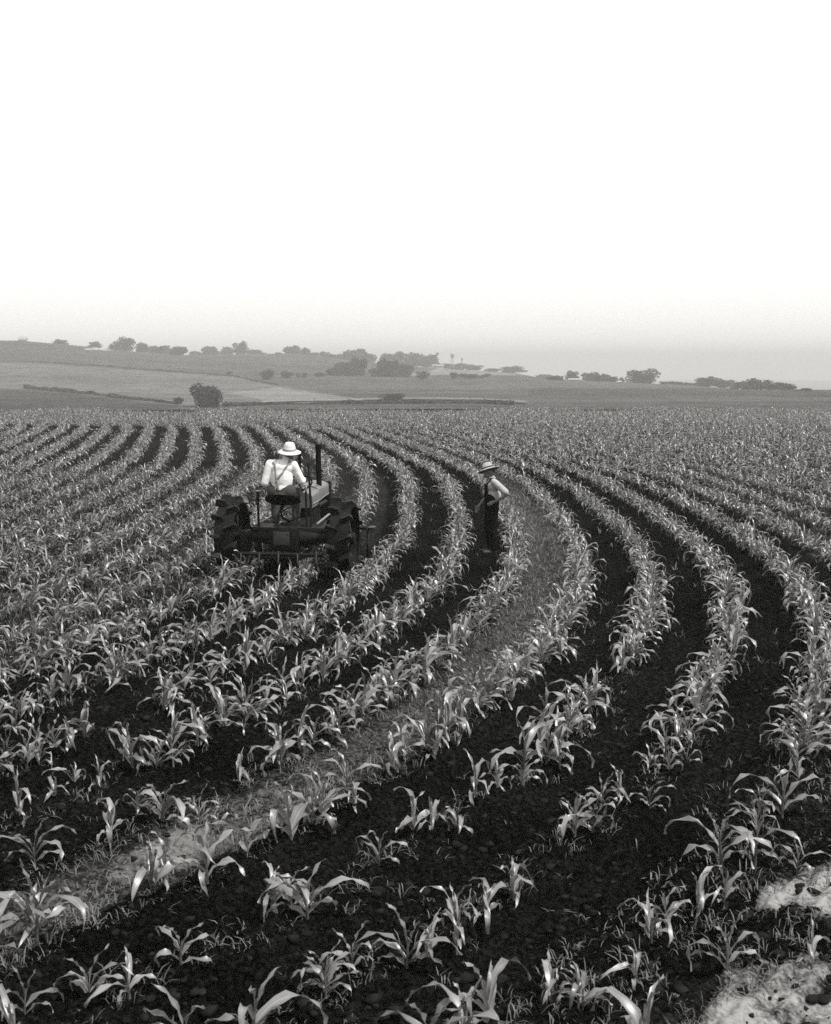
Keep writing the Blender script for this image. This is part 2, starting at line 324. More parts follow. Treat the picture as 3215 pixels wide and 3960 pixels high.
# colours of the far fields: pasture, pale stubble, mown strips (outlines found by sight line, stored on the ground)
gpx, gpy = project(gx, gy, gzv); gpy = gpy + (fbm(gx * .06, gy * .03, 4, 15) - .5) * 14; gpx = gpx + (fbm(gx * .04, gy * .02, 3, 19) - .5) * 40; far = (gD > 240) & (gy > 0)
def inside(poly):
    r = np.zeros(gx.shape, bool); n = len(poly)
    for i in range(n):
        (x1, y1), (x2, y2) = poly[i], poly[(i + 1) % n]
        c = ((y1 > gpy) != (y2 > gpy)); xi = x1 + (gpy - y1) * (x2 - x1) / ((y2 - y1) if y2 != y1 else 1e-9)
        r ^= c & (gpx < xi)
    return r & far
farfield = sstep(80, 110, gD)
streak = fbm(gx * .008 + 3, gy * .05, 4, 61)
pasture = .026 + .026 * streak
for poly, v in ([(-900, 1380), (80, 1402), (380, 1418), (620, 1437), (900, 1457), (1080, 1492), (1420, 1549), (1080, 1562), (700, 1570), (420, 1535), (150, 1505), (-900, 1470)], .062), \
               ([(1080, 1500), (1420, 1549), (1060, 1556), (860, 1520)], .10), ([(1700, 1425), (2050, 1450), (1560, 1450)], .10), ([(330, 1345), (470, 1345), (470, 1352), (330, 1352)], .2), \
               ([(2050, 1500), (4500, 1505), (4500, 1545), (2050, 1525)], .028), ([(1300, 1480), (2400, 1472), (3300, 1490), (3300, 1503), (1300, 1500)], .045), \
               ([(-900, 1480), (150, 1512), (420, 1540), (700, 1572), (700, 1620), (-900, 1620)], .028):
    pasture = np.where(inside(poly), v * (.75 + .5 * streak), pasture)
alb = alb * (1 - farfield) + pasture * farfield; dry = dry * (1 - farfield) - .6 * farfield
verts = np.concatenate([np.stack([gx, gy, gzv], 1), [[0, 0, 0]]])
ii, jj = np.meshgrid(np.arange(nR - 1), np.arange(nA), indexing='ij'); j2 = (jj + 1) % nA
quads = np.stack([ii * nA + jj, ii * nA + j2, (ii + 1) * nA + j2, (ii + 1) * nA + jj], -1).reshape(-1, 4)[:, ::-1]
cen = len(verts) - 1; j = np.arange(0, nA); capq = np.stack([np.full(nA, cen), j, (j + 1) % nA], 1)
gm = np_mesh('ground', verts, quads)
bmg = bmesh.new(); bmg.from_mesh(gm); bmg.verts.ensure_lookup_table()
for a, b_, c_ in capq: bmg.faces.new((bmg.verts[int(a)], bmg.verts[int(c_)], bmg.verts[int(b_)]))
bmg.to_mesh(gm); bmg.free()
for nm, arr in (('albedo', alb), ('dry', dry)):
    at = gm.attributes.new(nm, 'FLOAT', 'POINT'); at.data.foreach_set('value', np.append(arr, .02).astype(np.float32))
at = gm.attributes.new('dry_albedo', 'FLOAT', 'POINT'); at.data.foreach_set('value', np.append(.055 + .05 * (1 - sstep(7, 10, gy)) + .07 * sandy, .1).astype(np.float32))
gm.polygons.foreach_set('use_smooth', np.ones(len(gm.polygons), bool))
tag(link('ground', gm, M['soil']), 'dark loam field with rolling farmland beyond', kind='structure')

# pale farm track along the foot of the far hills
tr = [ground_hit(px, py) for px, py in ((1000, 1563), (1180, 1556), (1350, 1551), (1500, 1548), (1700, 1547), (1850, 1549), (1960, 1556), (2040, 1562))]
v = []; 
for i, (x, y, z) in enumerate(tr):
    for s in (-5.0, 5.0): v.append((x, y + s, float(macro(x, y + s)) + .35))
for i in range(len(v)): v[i] = (v[i][0], v[i][1], float(gz(v[i][0], v[i][1])) + .55)
tag(link('farm_track', np_mesh('farm_track', v, [(2*i, 2*i + 2, 2*i + 3, 2*i + 1) for i in range(len(tr) - 1)]), M['track']), 'pale farm track below the far hill', kind='structure')

# ------------------------------------------------------------------ corn
def leaf_strip(L, W, h, az, e0, droop, seg, acr, r, curl=0.0, wav=0.016, fold=0.5, r0=0.008):
    """one arching blade: returns vertices, quads, uv"""
    t = np.linspace(0, 1, seg + 1); el = e0 - droop * t ** 1.6
    if r.random() < .28: tk = r.uniform(.4, .75); el = el - math.radians(r.uniform(40, 95)) * np.clip((t - tk) / .1, 0, 1) * (e0 < 1.35)
    el = np.maximum(el, -1.75); ds = L / seg
    rr = r0 + np.concatenate([[0], np.cumsum(np.cos((el[:-1] + el[1:]) / 2) * ds)]); zz = h + np.concatenate([[0], np.cumsum(np.sin((el[:-1] + el[1:]) / 2) * ds)])
    azt = az + curl * t ** 1.5
    w = W * .5 * np.minimum(1, .42 + 2.6 * t) * np.clip(1 - t ** 2.3, 0, 1) ** .75; w[-1] = W * .01
    u = np.linspace(-1, 1, acr + 1); ph, fr = r.uniform(0, 6.28), r.uniform(14, 20)
    V = []
    tw = r.uniform(-.5, .5)
    for i in range(seg + 1):
        d = np.array([math.cos(azt[i]), math.sin(azt[i]), 0]); c = np.array([-d[1], d[0], 0]); nrm = -math.sin(el[i]) * d + np.array([0, 0, math.cos(el[i])])
        fo = fold * (1 - .75 * t[i]); roll = tw * t[i]
        c2 = c * math.cos(roll) + nrm * math.sin(roll); n2 = nrm * math.cos(roll) - c * math.sin(roll)
        p = d * rr[i] + np.array([0, 0, zz[i]])
        for uu in u:
            wv = wav * abs(uu) * math.sin(fr * t[i] + ph + (1.9 if uu > 0 else 0)) * (t[i] > .12)
            V.append(p + c2 * uu * w[i] * math.cos(fo) + n2 * (abs(uu) * w[i] * math.sin(fo) + wv))
    n = acr + 1; Q = [(i * n + j_, i * n + j_ + 1, (i + 1) * n + j_ + 1, (i + 1) * n + j_) for i in range(seg) for j_ in range(acr)]
    UV = [((uu + 1) / 2, tt) for tt in t for uu in u]
    return np.array(V), np.array(Q), np.array(UV)
def stalk_strip(h, r0, r1, sides=6, lean=(0, 0)):
    a = np.arange(sides) * 2 * math.pi / sides; zs = [-.05, 0, h * .33, h * .36, h * .68, h * .7, h]; rs = [r0 * 1.1, r0 * 1.1, r0 * .9, r0 * 1.02, r0 * .75, r0 * .85, r1]
    V = np.concatenate([np.stack([np.cos(a) * q + lean[0] * max(z, 0) ** 2, np.sin(a) * q + lean[1] * max(z, 0) ** 2, np.full(sides, z)], 1) for z, q in zip(zs, rs)])
    Q = np.array([(i * sides + j_, i * sides + (j_ + 1) % sides, (i + 1) * sides + (j_ + 1) % sides, (i + 1) * sides + j_) for i in range(len(zs) - 1) for j_ in range(sides)])
    return V, Q, np.zeros((len(V), 2)) + .3
def plant_parts(r, seg, acr, nl):
    h = r.uniform(.17, .26); out = []; a0 = r.uniform(0, 6.28)
    st = stalk_strip(h, .0125, .007, 6 if acr > 1 else 4)
    for i in range(nl):
        f = i / (nl - 1); az = a0 + math.pi * i + r.uniform(-.55, .55); top = f > .72
        L = (r.uniform(.28, .38) if f < .3 else r.uniform(.38, .58) if not top else r.uniform(.24, .40)); W = (.033 + .038 * math.sin(math.pi * min(1, f * 1.1 + .12))) * r.uniform(.9, 1.25)
        e0 = math.radians(r.uniform(42, 62) if f < .5 else r.uniform(58, 72) if not top else r.uniform(74, 86)); dr = math.radians(r.uniform(105, 165) if not top else r.uniform(15, 95))
        out.append(leaf_strip(L, W, h * (.22 + .78 * f), az, e0, dr, seg, acr, r, curl=r.uniform(-.7, .7), fold=r.uniform(.35, .75) if not top else r.uniform(.6, 1.0)))
    return st, out

# near corn: traced from the photograph (base pixel, height in pixels)
tr1 = [(80,640,330),(185,300,180),(440,230,160),(500,480,280),(640,310,180),(780,440,360),(290,190,110),(715,800,370),(795,750,320),(1030,770,440),(1250,600,330),(160,960,260),(1380,880,280),(1490,900,330),(1580,960,400),(880,1230,330),(380,1400,320),(600,1380,270),(1690,1340,250),(1490,540,400),(1600,470,330),(1650,400,300),(1200,200,220),(20,1460,120),(720,400,140),(990,420,160)]
tr2 = [(240,1300,330),(90,1420,290),(540,1260,370),(650,1180,310),(800,1000,290),(820,1120,210),(980,960,280),(1140,860,320),(1580,500,310),(1480,520,320),(930,290,290),(1180,220,240),(570,500,330),(680,480,220),(385,690,260),(830,470,230),(210,240,250),(1350,1430,260),(1500,1450,290),(40,330,250),(250,360,210),(1640,330,190),(1050,250,200)]
tr3 = [(590,1380,420),(700,1290,270),(920,1150,340),(1110,1080,330),(1330,800,430),(1340,600,280),(1370,500,260),(1520,500,460),(370,420,300),(30,600,290),(570,180,220),(580,430,160),(100,1840,320),(470,1620,330),(1735,1560,280),(1630,880,300),(1640,250,300),(720,190,200),(840,150,150)]
traced = []
for lst, ox, oy, sc in ((tr1, 80, 2900, .703), (tr2, 1200, 2900, .691), (tr3, 2200, 2900, .5415)):
    for a, b_, hh in lst:
        px, py = ox + a * sc, oy + b_ * sc; x, y = on_flat(px, py); traced.append((x, y, hh * sc * H / (py - YH)))
traced = [t for t in traced if t[1] > 0]
Ymin_tr = 9.35                                                # photo row 2900 and below is traced; beyond, the rows are sown in a loop
plants = []                                                   # x, y, height factor
for x, y, hm in traced: plants.append((x, y, min(max(hm / .47, .55), 1.2), True))
def thin(k, y):                                               # gaps and thin stands, as in the photograph
    return vnoise(np.array([k * 3.7 + 50.]), np.array([y * 0.8]), 71)[0]
for k in range(-75, 75):
    y = Ymin_tr - 4.9 + rnd.uniform(0, .2)
    yend = 71 + 8 * float(vnoise(np.array([k * .37]), np.array([3.3]), 9)[0])
    while y < yend:
        x = float(rowx(k, y)); slope = abs(float(gcurve(y + .2) - gcurve(y - .2)) / .4); st = (.19 if y < 18 else .225) / math.hypot(1, slope)
        near_tr = y < 9.9 and min(math.hypot(x - q[0], y - q[1]) for q in traced) < (.25 if y > 8.8 else .33)
        if abs(x) < .40 * y + 1.5 and y > 4.7 and not near_tr and (y > 8.8 or rnd.random() < .56):
            if thin(k, y) > .13 or y > 16:
                jx, jy = rnd.gauss(0, .055), rnd.gauss(0, .06)
                plants.append((x + jx, y + jy, rnd.uniform(.68, 1.02) * (.98 if y < 14 else .95 if y < 20 else .86), False))
                if rnd.random() < .22: plants.append((x + jx + rnd.gauss(0, .07), y + jy + rnd.gauss(0, .07), rnd.uniform(.55, .9), False))
        y += st * rnd.uniform(.7, 1.35)
# leave the tractor's own wheels and the two people clear of the corn
TX, TY, TRZ = -1.88, 17.72, math.radians(-7.0); BX, BY = 1.27, 19.95
def blocked(x, y):
    dx, dy = x - TX, y - TY; lx, ly = dx * math.cos(TRZ) + dy * math.sin(TRZ), -dx * math.sin(TRZ) + dy * math.cos(TRZ)
    if abs(abs(lx) - .845) < .30 and abs(ly) < .75: return True
    if abs(lx) < .3 and 1.4 < ly < 2.6: return True
    return math.hypot(x - BX, y - BY) < .22
plants = [p for p in plants if not blocked(p[0], p[1])]
PX, PY = project(np.array([p[0] for p in plants]), np.array([p[1] for p in plants]), np.zeros(len(plants)) + .2)
inframe = (PX > 20) & (PX < 3195) & (PY < 3960)
order = sorted([i for i in range(len(plants)) if inframe[i]], key=lambda i: plants[i][1])[:300]
near_ids = set(order)

variants = []
for vi in range(26):
    r = random.Random(100 + vi); st, lv = plant_parts(r, 9, 2, 7 if vi % 3 else 6)
    sm = np_mesh('corn_stalk', *st); sm.materials.append(M['stalk']); lm = []
    for L_ in lv:
        q = np_mesh('corn_leaf', *L_); q.materials.append(M['leaf']); lm.append(q)
    variants.append((sm, lm))
def ordinal(n): return '%d%s' % (n, 'th' if 10 <= n % 100 <= 20 else {1: 'st', 2: 'nd', 3: 'rd'}.get(n % 10, 'th'))
WORD = ['', '', 'second ', 'third ', 'fourth ', 'fifth ', 'sixth ', 'seventh ', 'eighth ', 'ninth ', 'tenth ']
def rowname(k):
    if k == 1: return "row under the tractor's right half"
    if k == 0: return "row under the tractor's left half"
    if k >= 4: return '%srow right of the boy' % WORD[min(k - 3, 10)]
    if k >= 2: return '%srow left of the boy' % WORD[4 - k]
    return '%srow left of the tractor' % WORD[min(-k, 10)]
count = {}
for i in order:
    x, y, s, trc = plants[i]; k = int(round(float(rowk(np.array(x), np.array(y))))); count[k] = count.get(k, 0) + 1
    size = 'tall' if s > 1.08 else 'small' if s < .72 else 'young'
    t = thing('corn_plant', '%s corn plant, %s from the near end of the %s' % (size, ordinal(count[k]), rowname(k)), 'corn plant', (x, y, gz(x, y) - .015), rnd.uniform(0, 6.28), 'young corn plants in the contour rows')
    s = s * .92; t.scale = (s * rnd.uniform(.9, 1.12), s * rnd.uniform(.9, 1.12), s); t.rotation_euler = (rnd.gauss(0, .07), rnd.gauss(0, .07), rnd.uniform(0, 6.28))
    sm, lm = variants[rnd.randrange(len(variants))]
    link('stalk', sm, None, t)
    for q in lm: link('leaf', q, None, t)

def merged_corn(idx, seg, acr, nl, nvar, seed):
    protos = []
    for vi in range(nvar):
        r = random.Random(seed + vi); st, lv = plant_parts(r, seg, acr, nl); V, Q, U = [], [], []; o = 0
        for a, b_, c_ in [st] + lv: V.append(a); Q.append(b_ + o); U.append(c_); o += len(a)
        protos.append((np.concatenate(V), np.concatenate(Q), np.concatenate(U)))
    VV, QQ, UU = [], [], []; off = 0
    xs = np.array([plants[i][0] for i in idx]); ys = np.array([plants[i][1] for i in idx]); zs = ground_z(xs, ys) - .02
    for n, i in enumerate(idx):
        V, Q, U = protos[rnd.randrange(nvar)]; s = plants[i][2] * .97; a = rnd.uniform(0, 6.28); ca, sa = math.cos(a) * s, math.sin(a) * s
        tx, ty = rnd.gauss(0, .07), rnd.gauss(0, .07)
        VV.append(np.stack([V[:, 0] * ca - V[:, 1] * sa + xs[n] + V[:, 2] * tx, V[:, 0] * sa + V[:, 1] * ca + ys[n] + V[:, 2] * ty, V[:, 2] * s + zs[n]], 1)); QQ.append(Q + off); UU.append(U); off += len(V)
    return np.concatenate(VV), np.concatenate(QQ), np.concatenate(UU), off
rest = [i for i in range(len(plants)) if i not in near_ids and plants[i][1] > 4.6]
mid = [i for i in rest if plants[i][1] < 32]; fr_ = [i for i in rest if plants[i][1] >= 32]
a = merged_corn(mid, 6, 2, 7, 16, 300); b_ = merged_corn(fr_, 4, 1, 6, 14, 500)
cm = np_mesh('corn_crop', np.concatenate([a[0], b_[0]]), np.concatenate([a[1], b_[1] + a[3]]), np.concatenate([a[2], b_[2]]))
tag(link('corn_crop', cm, M['leaf']), 'curving rows of young corn filling the field to the crest', 'corn', kind='stuff')
print('plants', len(plants), 'mid', len(mid), 'far', len(fr_), 'corn faces', len(cm.polygons))

# weeds and grass between the rows
wn = 40000; r = np.random.default_rng(5)
wy = 4.6 + (36 - 4.6) * r.random(wn) ** 1.15; wx = (r.random(wn) * 2 - 1) * (.37 * wy + .6); wk = rowk(wx, wy)
fr2 = np.abs(wk - np.round(wk))
dens = .035 + .95 * band(wk, 3.95, 5.05, .12) + .45 * band(wk, 8.2, 8.6, .1) + .95 * (wk < -.4) * sstep(9, 13, wy) + .30 * (fr2 < .16) + .35 * (wk > 9) * (wy > 14)
dens *= .45 + 1.0 * fbm(wx * 1.1, wy * 1.1, 3, 91)
keep = r.random(wn) < dens
wx, wy = wx[keep], wy[keep]; wz = ground_z(wx, wy); V, Q = [], []; off = 0
for x, y, z in zip(wx, wy, wz):
    nb = rnd.randrange(5, 10) if y < 16 else 5; sc = rnd.uniform(.4, 1.1) * (.8 if y < 12 else 1.0 if y < 18 else 1.3)
    for _ in range(nb):
        az, L_, wd = rnd.uniform(0, 6.28), rnd.uniform(.05, .13) * sc, rnd.uniform(.002, .006) * sc; el = rnd.uniform(.35, 1.3); dx, dy = math.cos(az), math.sin(az); px_, py_ = -dy * wd, dx * wd
        bx, by = x + rnd.gauss(0, .03), y + rnd.gauss(0, .03); c1, s1 = math.cos(el) * L_ * .55, math.sin(el) * L_ * .6; c2, s2 = math.cos(el) * L_ * 1.2, math.sin(el) * L_ * rnd.uniform(.5, 1.05)
        V += [(bx - px_ * .6, by - py_ * .6, z - .01), (bx + px_ * .6, by + py_ * .6, z - .01), (bx + dx * c1 + px_, by + dy * c1 + py_, z + s1), (bx + dx * c1 - px_, by + dy * c1 - py_, z + s1), (bx + dx * c2 + px_ * .2, by + dy * c2 + py_ * .2, z + s2), (bx + dx * c2 - px_ * .2, by + dy * c2 - py_ * .2, z + s2)]
        Q += [(off, off + 1, off + 2, off + 3), (off + 3, off + 2, off + 4, off + 5)]; off += 6
tag(link('weeds', np_mesh('weeds', V, Q), M['weed']), 'small weeds and grass growing between the corn rows', 'weeds', kind='stuff')
print('weed faces', len(Q))

# clods of turned soil
protos = []
for i in range(6):
    bm = bmesh.new(); bmesh.ops.create_icosphere(bm, subdivisions=1, radius=1.0)
    rr = random.Random(i)
    P = np.array([tuple(vv.co * rr.uniform(.5, 1.35)) for vv in bm.verts]) * np.array([1, rr.uniform(.7, 1.1), rr.uniform(.5, .8)]); T = np.array([[vv.index for vv in f.verts] for f in bm.faces]); protos.append((P, T)); bm.free()
cn = 15000; cy_ = 4.6 + (17 - 4.6) * r.random(cn) ** 1.3; cx_ = (r.random(cn) * 2 - 1) * (.37 * cy_ + .5); ck = rowk(cx_, cy_)
keep = (r.random(cn) < (.75 - .35 * band(ck, 4.1, 4.9, .1) )) ; cx_, cy_ = cx_[keep], cy_[keep]; cz_ = ground_z(cx_, cy_); V, T = [], []; off = 0
cz_ = cz_ + ((fbm(cx_ * 3.1, cy_ * 3.1, 4, 11) - .5) * .1 + (fbm(cx_ * 11, cy_ * 11, 3, 21) - .5) * .055) * .8
for x, y, z in zip(cx_, cy_, cz_):
    P, t_ = protos[rnd.randrange(6)]; s = .005 + .05 * rnd.random() ** 5; a = rnd.uniform(0, 6.28); ca, sa = math.cos(a) * s, math.sin(a) * s
    V.append(np.stack([P[:, 0] * ca - P[:, 1] * sa + x, P[:, 0] * sa + P[:, 1] * ca + y, P[:, 2] * s * .8 + z - s * .05], 1)); T.append(t_ + off); off += len(P)
tag(link('soil_clods', np_mesh('soil_clods', np.concatenate(V), np.concatenate(T), smooth=False), M['clod']), 'dark clods of turned soil between the rows', 'soil clods', kind='stuff')

# ------------------------------------------------------------------ tractor (local frame: x right, y forward, origin on the ground under the rear axle)
T = thing('tractor', 'dark row-crop tractor with lugged steel wheels driving away between the corn rows', 'tractor', (TX, TY, macro(TX, TY) - .04), TRZ)
AXZ, WR = 0.60, 0.52
lug_me = MB(); lug_me.rings([[(-.10, -.045, 0), (.10, -.02, 0), (.10, .045, 0), (-.10, .02, 0)], [(-.095, -.03, .05), (.09, -.008, .05), (.09, .03, .05), (-.095, .008, .05)], [(-.08, -.018, .10), (.06, -.004, .10), (.06, .016, .10), (-.08, .006, .10)]])
lug_me = lug_me.mesh('lug', smooth=False); lug_me.materials.append(M['steel'])
spoke_me = MB().tube([(0, 0, .07), (0, 0, WR - .01)], .014, 6).mesh('spoke'); spoke_me.materials.append(M['iron'])
for sx in (-1, 1):
    cx0 = sx * .845; rim = MB().lathe([(WR - .012, -.14), (WR, -.14), (WR, .14), (WR - .012, .14)], 'x', seg=48, close=True)
    w = rim.build('rear_wheel', M['iron'], T); w.location = (cx0, 0, AXZ)
    MB().lathe([(.03, -.16), (.085, -.15), (.095, -.05), (.095, .05), (.085, .15), (.03, .16)], 'x', seg=20).build('hub', M['iron'], w)
    for q in (-1, 1):
        MB().lathe([(WR - .035, q * .125), (WR - .012, q * .125), (WR - .012, q * .138), (WR - .035, q * .138)], 'x', seg=48, close=True).build('rim_flange', M['iron'], w)
    for i in range(14):
        sp = link('spoke', spoke_me, None, w); a = 2 * math.pi * i / 14; tilt = .17 * (1 if i % 2 else -1); sp.rotation_euler = Euler((a, tilt * 1.0, 0), 'XYZ')
        sp.matrix_local = Matrix.Rotation(a, 4, 'X') @ Matrix.Translation((.10 * (1 if i % 2 else -1), 0, 0)) @ Matrix.Rotation(-.2 * (1 if i % 2 else -1), 4, 'Y')
    for row in (-1, 1):
        for i in range(12):
            a = 2 * math.pi * (i + (.5 if row > 0 else 0)) / 12 + .12 * sx; lg = link('lug', lug_me, None, w)
            lg.matrix_local = Matrix.Rotation(a, 4, 'X') @ Matrix.Translation((row * .095, 0, WR - .004)) @ Matrix.Rotation(row * .35, 4, 'Z')
MB().tube([(-.80, 0, AXZ), (-.45, 0, AXZ), (-.2, 0, AXZ - .01), (.2, 0, AXZ - .01), (.45, 0, AXZ), (.80, 0, AXZ)], [.075, .085, .13, .13, .085, .075], 16).build('axle_housing', M['iron'], T)
for sx in (-1, 1):
    MB().box((sx * .655, .0, AXZ - .07), (.15, .24, .34), bevel=.04).build('final_drive_case', M['iron'], T)
g = MB().box((-.02, -.06, AXZ - .01), (.40, .34, .36), bevel=.05).build('gear_case', M['iron'], T)
MB().box((-.05, -.245, AXZ + .01), (.24, .02, .2), bevel=.006).build('cover_plate', M['plate'], g)
for bx in (-.15, .05):
    for bz in (-.06, .08): MB().lathe([(.0, -.262), (.011, -.262), (.011, -.25)], 'y', (bx, 0, AXZ + bz + .01), 8).build('bolt', M['plate'], g)
MB().box((0, .55, AXZ + .03), (.30, 1.0, .36), bevel=.05).build('transmission_case', M['iron'], T)
MB().box((0, 1.32, .78), (.30, .72, .40), bevel=.03).build('engine_block', M['iron'], T)
for i in range(4): MB().tube([(.16, 1.08 + i * .16, .93), (.235, 1.08 + i * .16, .95)], .028, 8).build('manifold_port', M['iron'], T)
MB().tube([(.235, 1.02, .95), (.235, 1.62, .95)], .035, 10).build('manifold', M['iron'], T)
# fuel tank and hood: one long rounded shell with a bright dusty top
def shell(y0, y1, n, w, z0, z1, drop=0.0):
    rings = []
    for i in range(n + 1):
        f = i / n; y = y0 + (y1 - y0) * f; zt = z1 - drop * (1 - f); ring = []
        for a in range(13):
            th = math.pi * a / 12; ring.append((w * math.cos(th) ** 1 * (1.0), y, zt - .085 + .085 * math.sin(th) ** .8 if 0 < a < 12 else zt - .085))
        ring += [(-w, y, z0), (w, y, z0)]; rings.append(ring)
    return rings
MB().rings(shell(.62, 1.12, 4, .235, .96, 1.235, .03)).build('fuel_tank', M['hood'], T)
MB().rings(shell(1.13, 1.98, 5, .225, 1.02, 1.255)).build('hood', M['hood'], T)
MB().lathe([(0, 0), (.035, 0), (.035, .03), (.0, .035)], 'z', (-.05, .86, 1.228), 14).build('fuel_cap', M['bright'], T)
MB().tube([(.239, .66, 1.02), (.243, 1.12, 1.025), (.233, 1.94, 1.055)], .009, 6).build('hood_trim', M['bright'], T)
rd = MB().box((0, 2.06, .93), (.50, .14, .62), bevel=.035).build('radiator', M['iron'], T)
MB().box((0, 2.134, .93), (.40, .012, .50)).build('radiator_grille', M['steel'], rd)
MB().lathe([(0, 0), (.04, 0), (.04, .03), (0, .034)], 'z', (0, 2.06, 1.238), 14).build('radiator_cap', M['steel'], rd)
MB().tube([(0, 2.05, .62), (0, 2.07, .28)], .05, 12).build('front_bolster', M['iron'], T)
for sx in (-1, 1):
    fw = MB().lathe([(.285, -.05), (.30, -.05), (.315, 0), (.30, .05), (.285, .05)], 'x', seg=32, close=True).build('front_wheel', M['steel'], T); fw.location = (sx * .12, 2.08, .315); fw.rotation_euler = (0, sx * .08, 0)
    MB().lathe([(.0, -.05), (.05, -.05), (.05, .05), (0, .05)], 'x', seg=14).build('hub', M['iron'], fw)
    for i in range(6):
        s_ = MB().tube([(0, 0, .04), (0, 0, .288)], .011, 6).build('spoke', M['iron'], fw); s_.rotation_euler = (2 * math.pi * i / 6, 0, 0)
MB().tube([(-.14, 2.08, .315), (.14, 2.08, .315)], .03, 10).build('front_axle', M['iron'], T)
ex = MB().tube([(.17, 1.46, .98), (.165, 1.48, 1.25), (.15, 1.53, 1.50), (.14, 1.56, 1.83)], [.04, .043, .043, .043], 14).build('exhaust_stack', M['sooty'], T)
MB().tube([(.14, 1.56, 1.80), (.139, 1.562, 1.865)], .050, 14).build('stack_cap', M['sooty'], ex)
MB().tube([(-.14, 1.40, 1.05), (-.135, 1.41, 1.45), (-.13, 1.42, 1.80)], .026, 12).build('air_intake_stack', M['sooty'], T)
# steering wheel tilted toward the seat
sw = MB(); ringp = [(.20 * math.cos(2 * math.pi * j / 24), .20 * math.sin(2 * math.pi * j / 24), 0) for j in range(24)]
sw.rings([[((.20 + .013 * math.cos(2 * math.pi * m_ / 8)) * math.cos(2 * math.pi * j / 28), (.20 + .013 * math.cos(2 * math.pi * m_ / 8)) * math.sin(2 * math.pi * j / 28), .013 * math.sin(2 * math.pi * m_ / 8)) for m_ in range(8)] for j in range(28)], close=True)
swo = sw.build('steering_wheel', M['sooty'], T); swo.location = (.07, .42, 1.36); swo.rotation_euler = (math.radians(28), 0, 0)
for i in range(3):
    a = 2 * math.pi * i / 3 + .5; MB().tube([(0, 0, -.02), (.195 * math.cos(a), .195 * math.sin(a), 0)], .009, 6).build('spoke', M['steel'], swo)
MB().tube([(.07, .43, 1.34), (.06, .95, 1.13), (.05, 1.1, 1.08)], .016, 8).build('steering_shaft', M['steel'], T)
# pan seat on a spring bar
def seat_ring(f, off):
    ring = []
    for j in range(28):
        a = 2 * math.pi * j / 28; x = .265 * math.cos(a) * f; y = .20 * math.sin(a) * f
        z = .085 * f ** 2.4 * (1.0 if math.sin(a) < .2 else .55) + (.085 * max(0, -math.sin(a)) ** .9 * f ** 2.6)
        ring.append((x, y, z + off))
    return ring
st = MB(); st.rings([seat_ring(f, -.012) for f in (.08, .3, .55, .75, .9, 1.0)] + [seat_ring(f, .0) for f in (1.0, .9, .75, .55, .3, .08)])
seat = st.build('seat', M['sooty'], T); seat.location = (-.04, -.16, 1.10)
MB().tube([(-.02, .28, AXZ + .2), (-.02, .05, AXZ + .24), (-.03, -.26, AXZ + .33), (-.04, -.30, AXZ + .42), (-.04, -.16, 1.10)], [.03, .03, .028, .028, .03], 8, .5).build('seat_spring', M['iron'], T)
pf = MB().box((.06, .18, .735), (1.16, .40, .025), bevel=.004).build('platform', M['iron'], T)
MB().box((.06, -.03, .715), (1.20, .035, .07), bevel=.006).build('platform_edge', M['steel'], pf)
MB().tube([(-.05, -.26, .40), (-.05, -.62, .36)], .03, 8, .5).build('drawbar', M['iron'], T)
MB().tube([(-.36, -.42, .36), (.36, -.42, .36)], .025, 8).build('drawbar_cross_bar', M['iron'], T)
def lever(pts, r, knob=None, m='iron'):
    o = MB().tube(pts, r, 8).build('lever', M[m], T)
    if knob: MB().capsule(*knob).build('grip', M['bright'], o)
lever([(.33, .02, .55), (.315, .12, 1.1), (.27, .18, 1.68)], .017); 
lever([(.26, .08, .72), (.24, .14, 1.26)], .016, ((.24, .14, 1.25), (.24, .145, 1.33), .014, .02))
lever([(-.47, .05, .45), (-.475, .1, .8), (-.495, .14, 1.25)], .019, ((-.515, .14, 1.258), (-.45, .15, 1.258), .017, .017))
lever([(.0, .4, .8), (.02, .36, 1.05)], .012, ((.02, .36, 1.05), (.02, .36, 1.09), .018, .02))
MB().box((-.47, .05, .5), (.06, .22, .30), bevel=.02).build('lever_quadrant', M['iron'], T)
MB().box((.33, .05, .52), (.05, .26, .26), bevel=.02).build('lever_quadrant', M['iron'], T)
for pts in ([(-.5, .1, .76), (-.42, .7, .82), (-.30, 1.5, .88)], [(.40, .12, .78), (.45, .8, .84), (.42, 1.5, .90)]):
    MB().tube(pts, .018, 8).build('lift_rod', M['bright'], T)
MB().tube([(.30, .55, .66), (.62, .55, .66)], .05, 12).build('belt_pulley', M['hood'], T)
# two-row cultivator hung under the tractor
MB().tube([(-1.05, .95, .62), (1.10, .95, .62)], .03, 10).build('tool_bar', M['iron'], T)
MB().box((1.12, .84, .64), (.10, .22, .04), bevel=.01).build('tool_bar_end', M['steel'], T)
MB().tube([(-.62, -.52, .42), (.62, -.52, .42)], .03, 10).build('rear_tool_bar', M['iron'], T)
for sx in (-.45, .45): MB().tube([(sx, 0, .52), (sx, -.30, .5), (sx, -.52, .42)], .022, 8).build('tool_bar_arm', M['iron'], T)
shank_pts = [(0, 0, 0), (0, -.10, .02), (0, -.17, -.08), (0, -.12, -.22), (0, -.02, -.36)]
shank_me = MB().tube(shank_pts, [.018] * 5, 8, .6).mesh('shank'); shank_me.materials.append(M['steel'])
sweep_me = MB(); sweep_me.rings([[(-.10, -.10, -.34), (-.06, -.12, -.34), (0, .03, -.33), (.06, -.12, -.34), (.10, -.10, -.34), (0, .09, -.36)], [(-.10, -.10, -.35), (-.06, -.12, -.35), (0, .03, -.35), (.06, -.12, -.35), (.10, -.10, -.35), (0, .09, -.37)]])
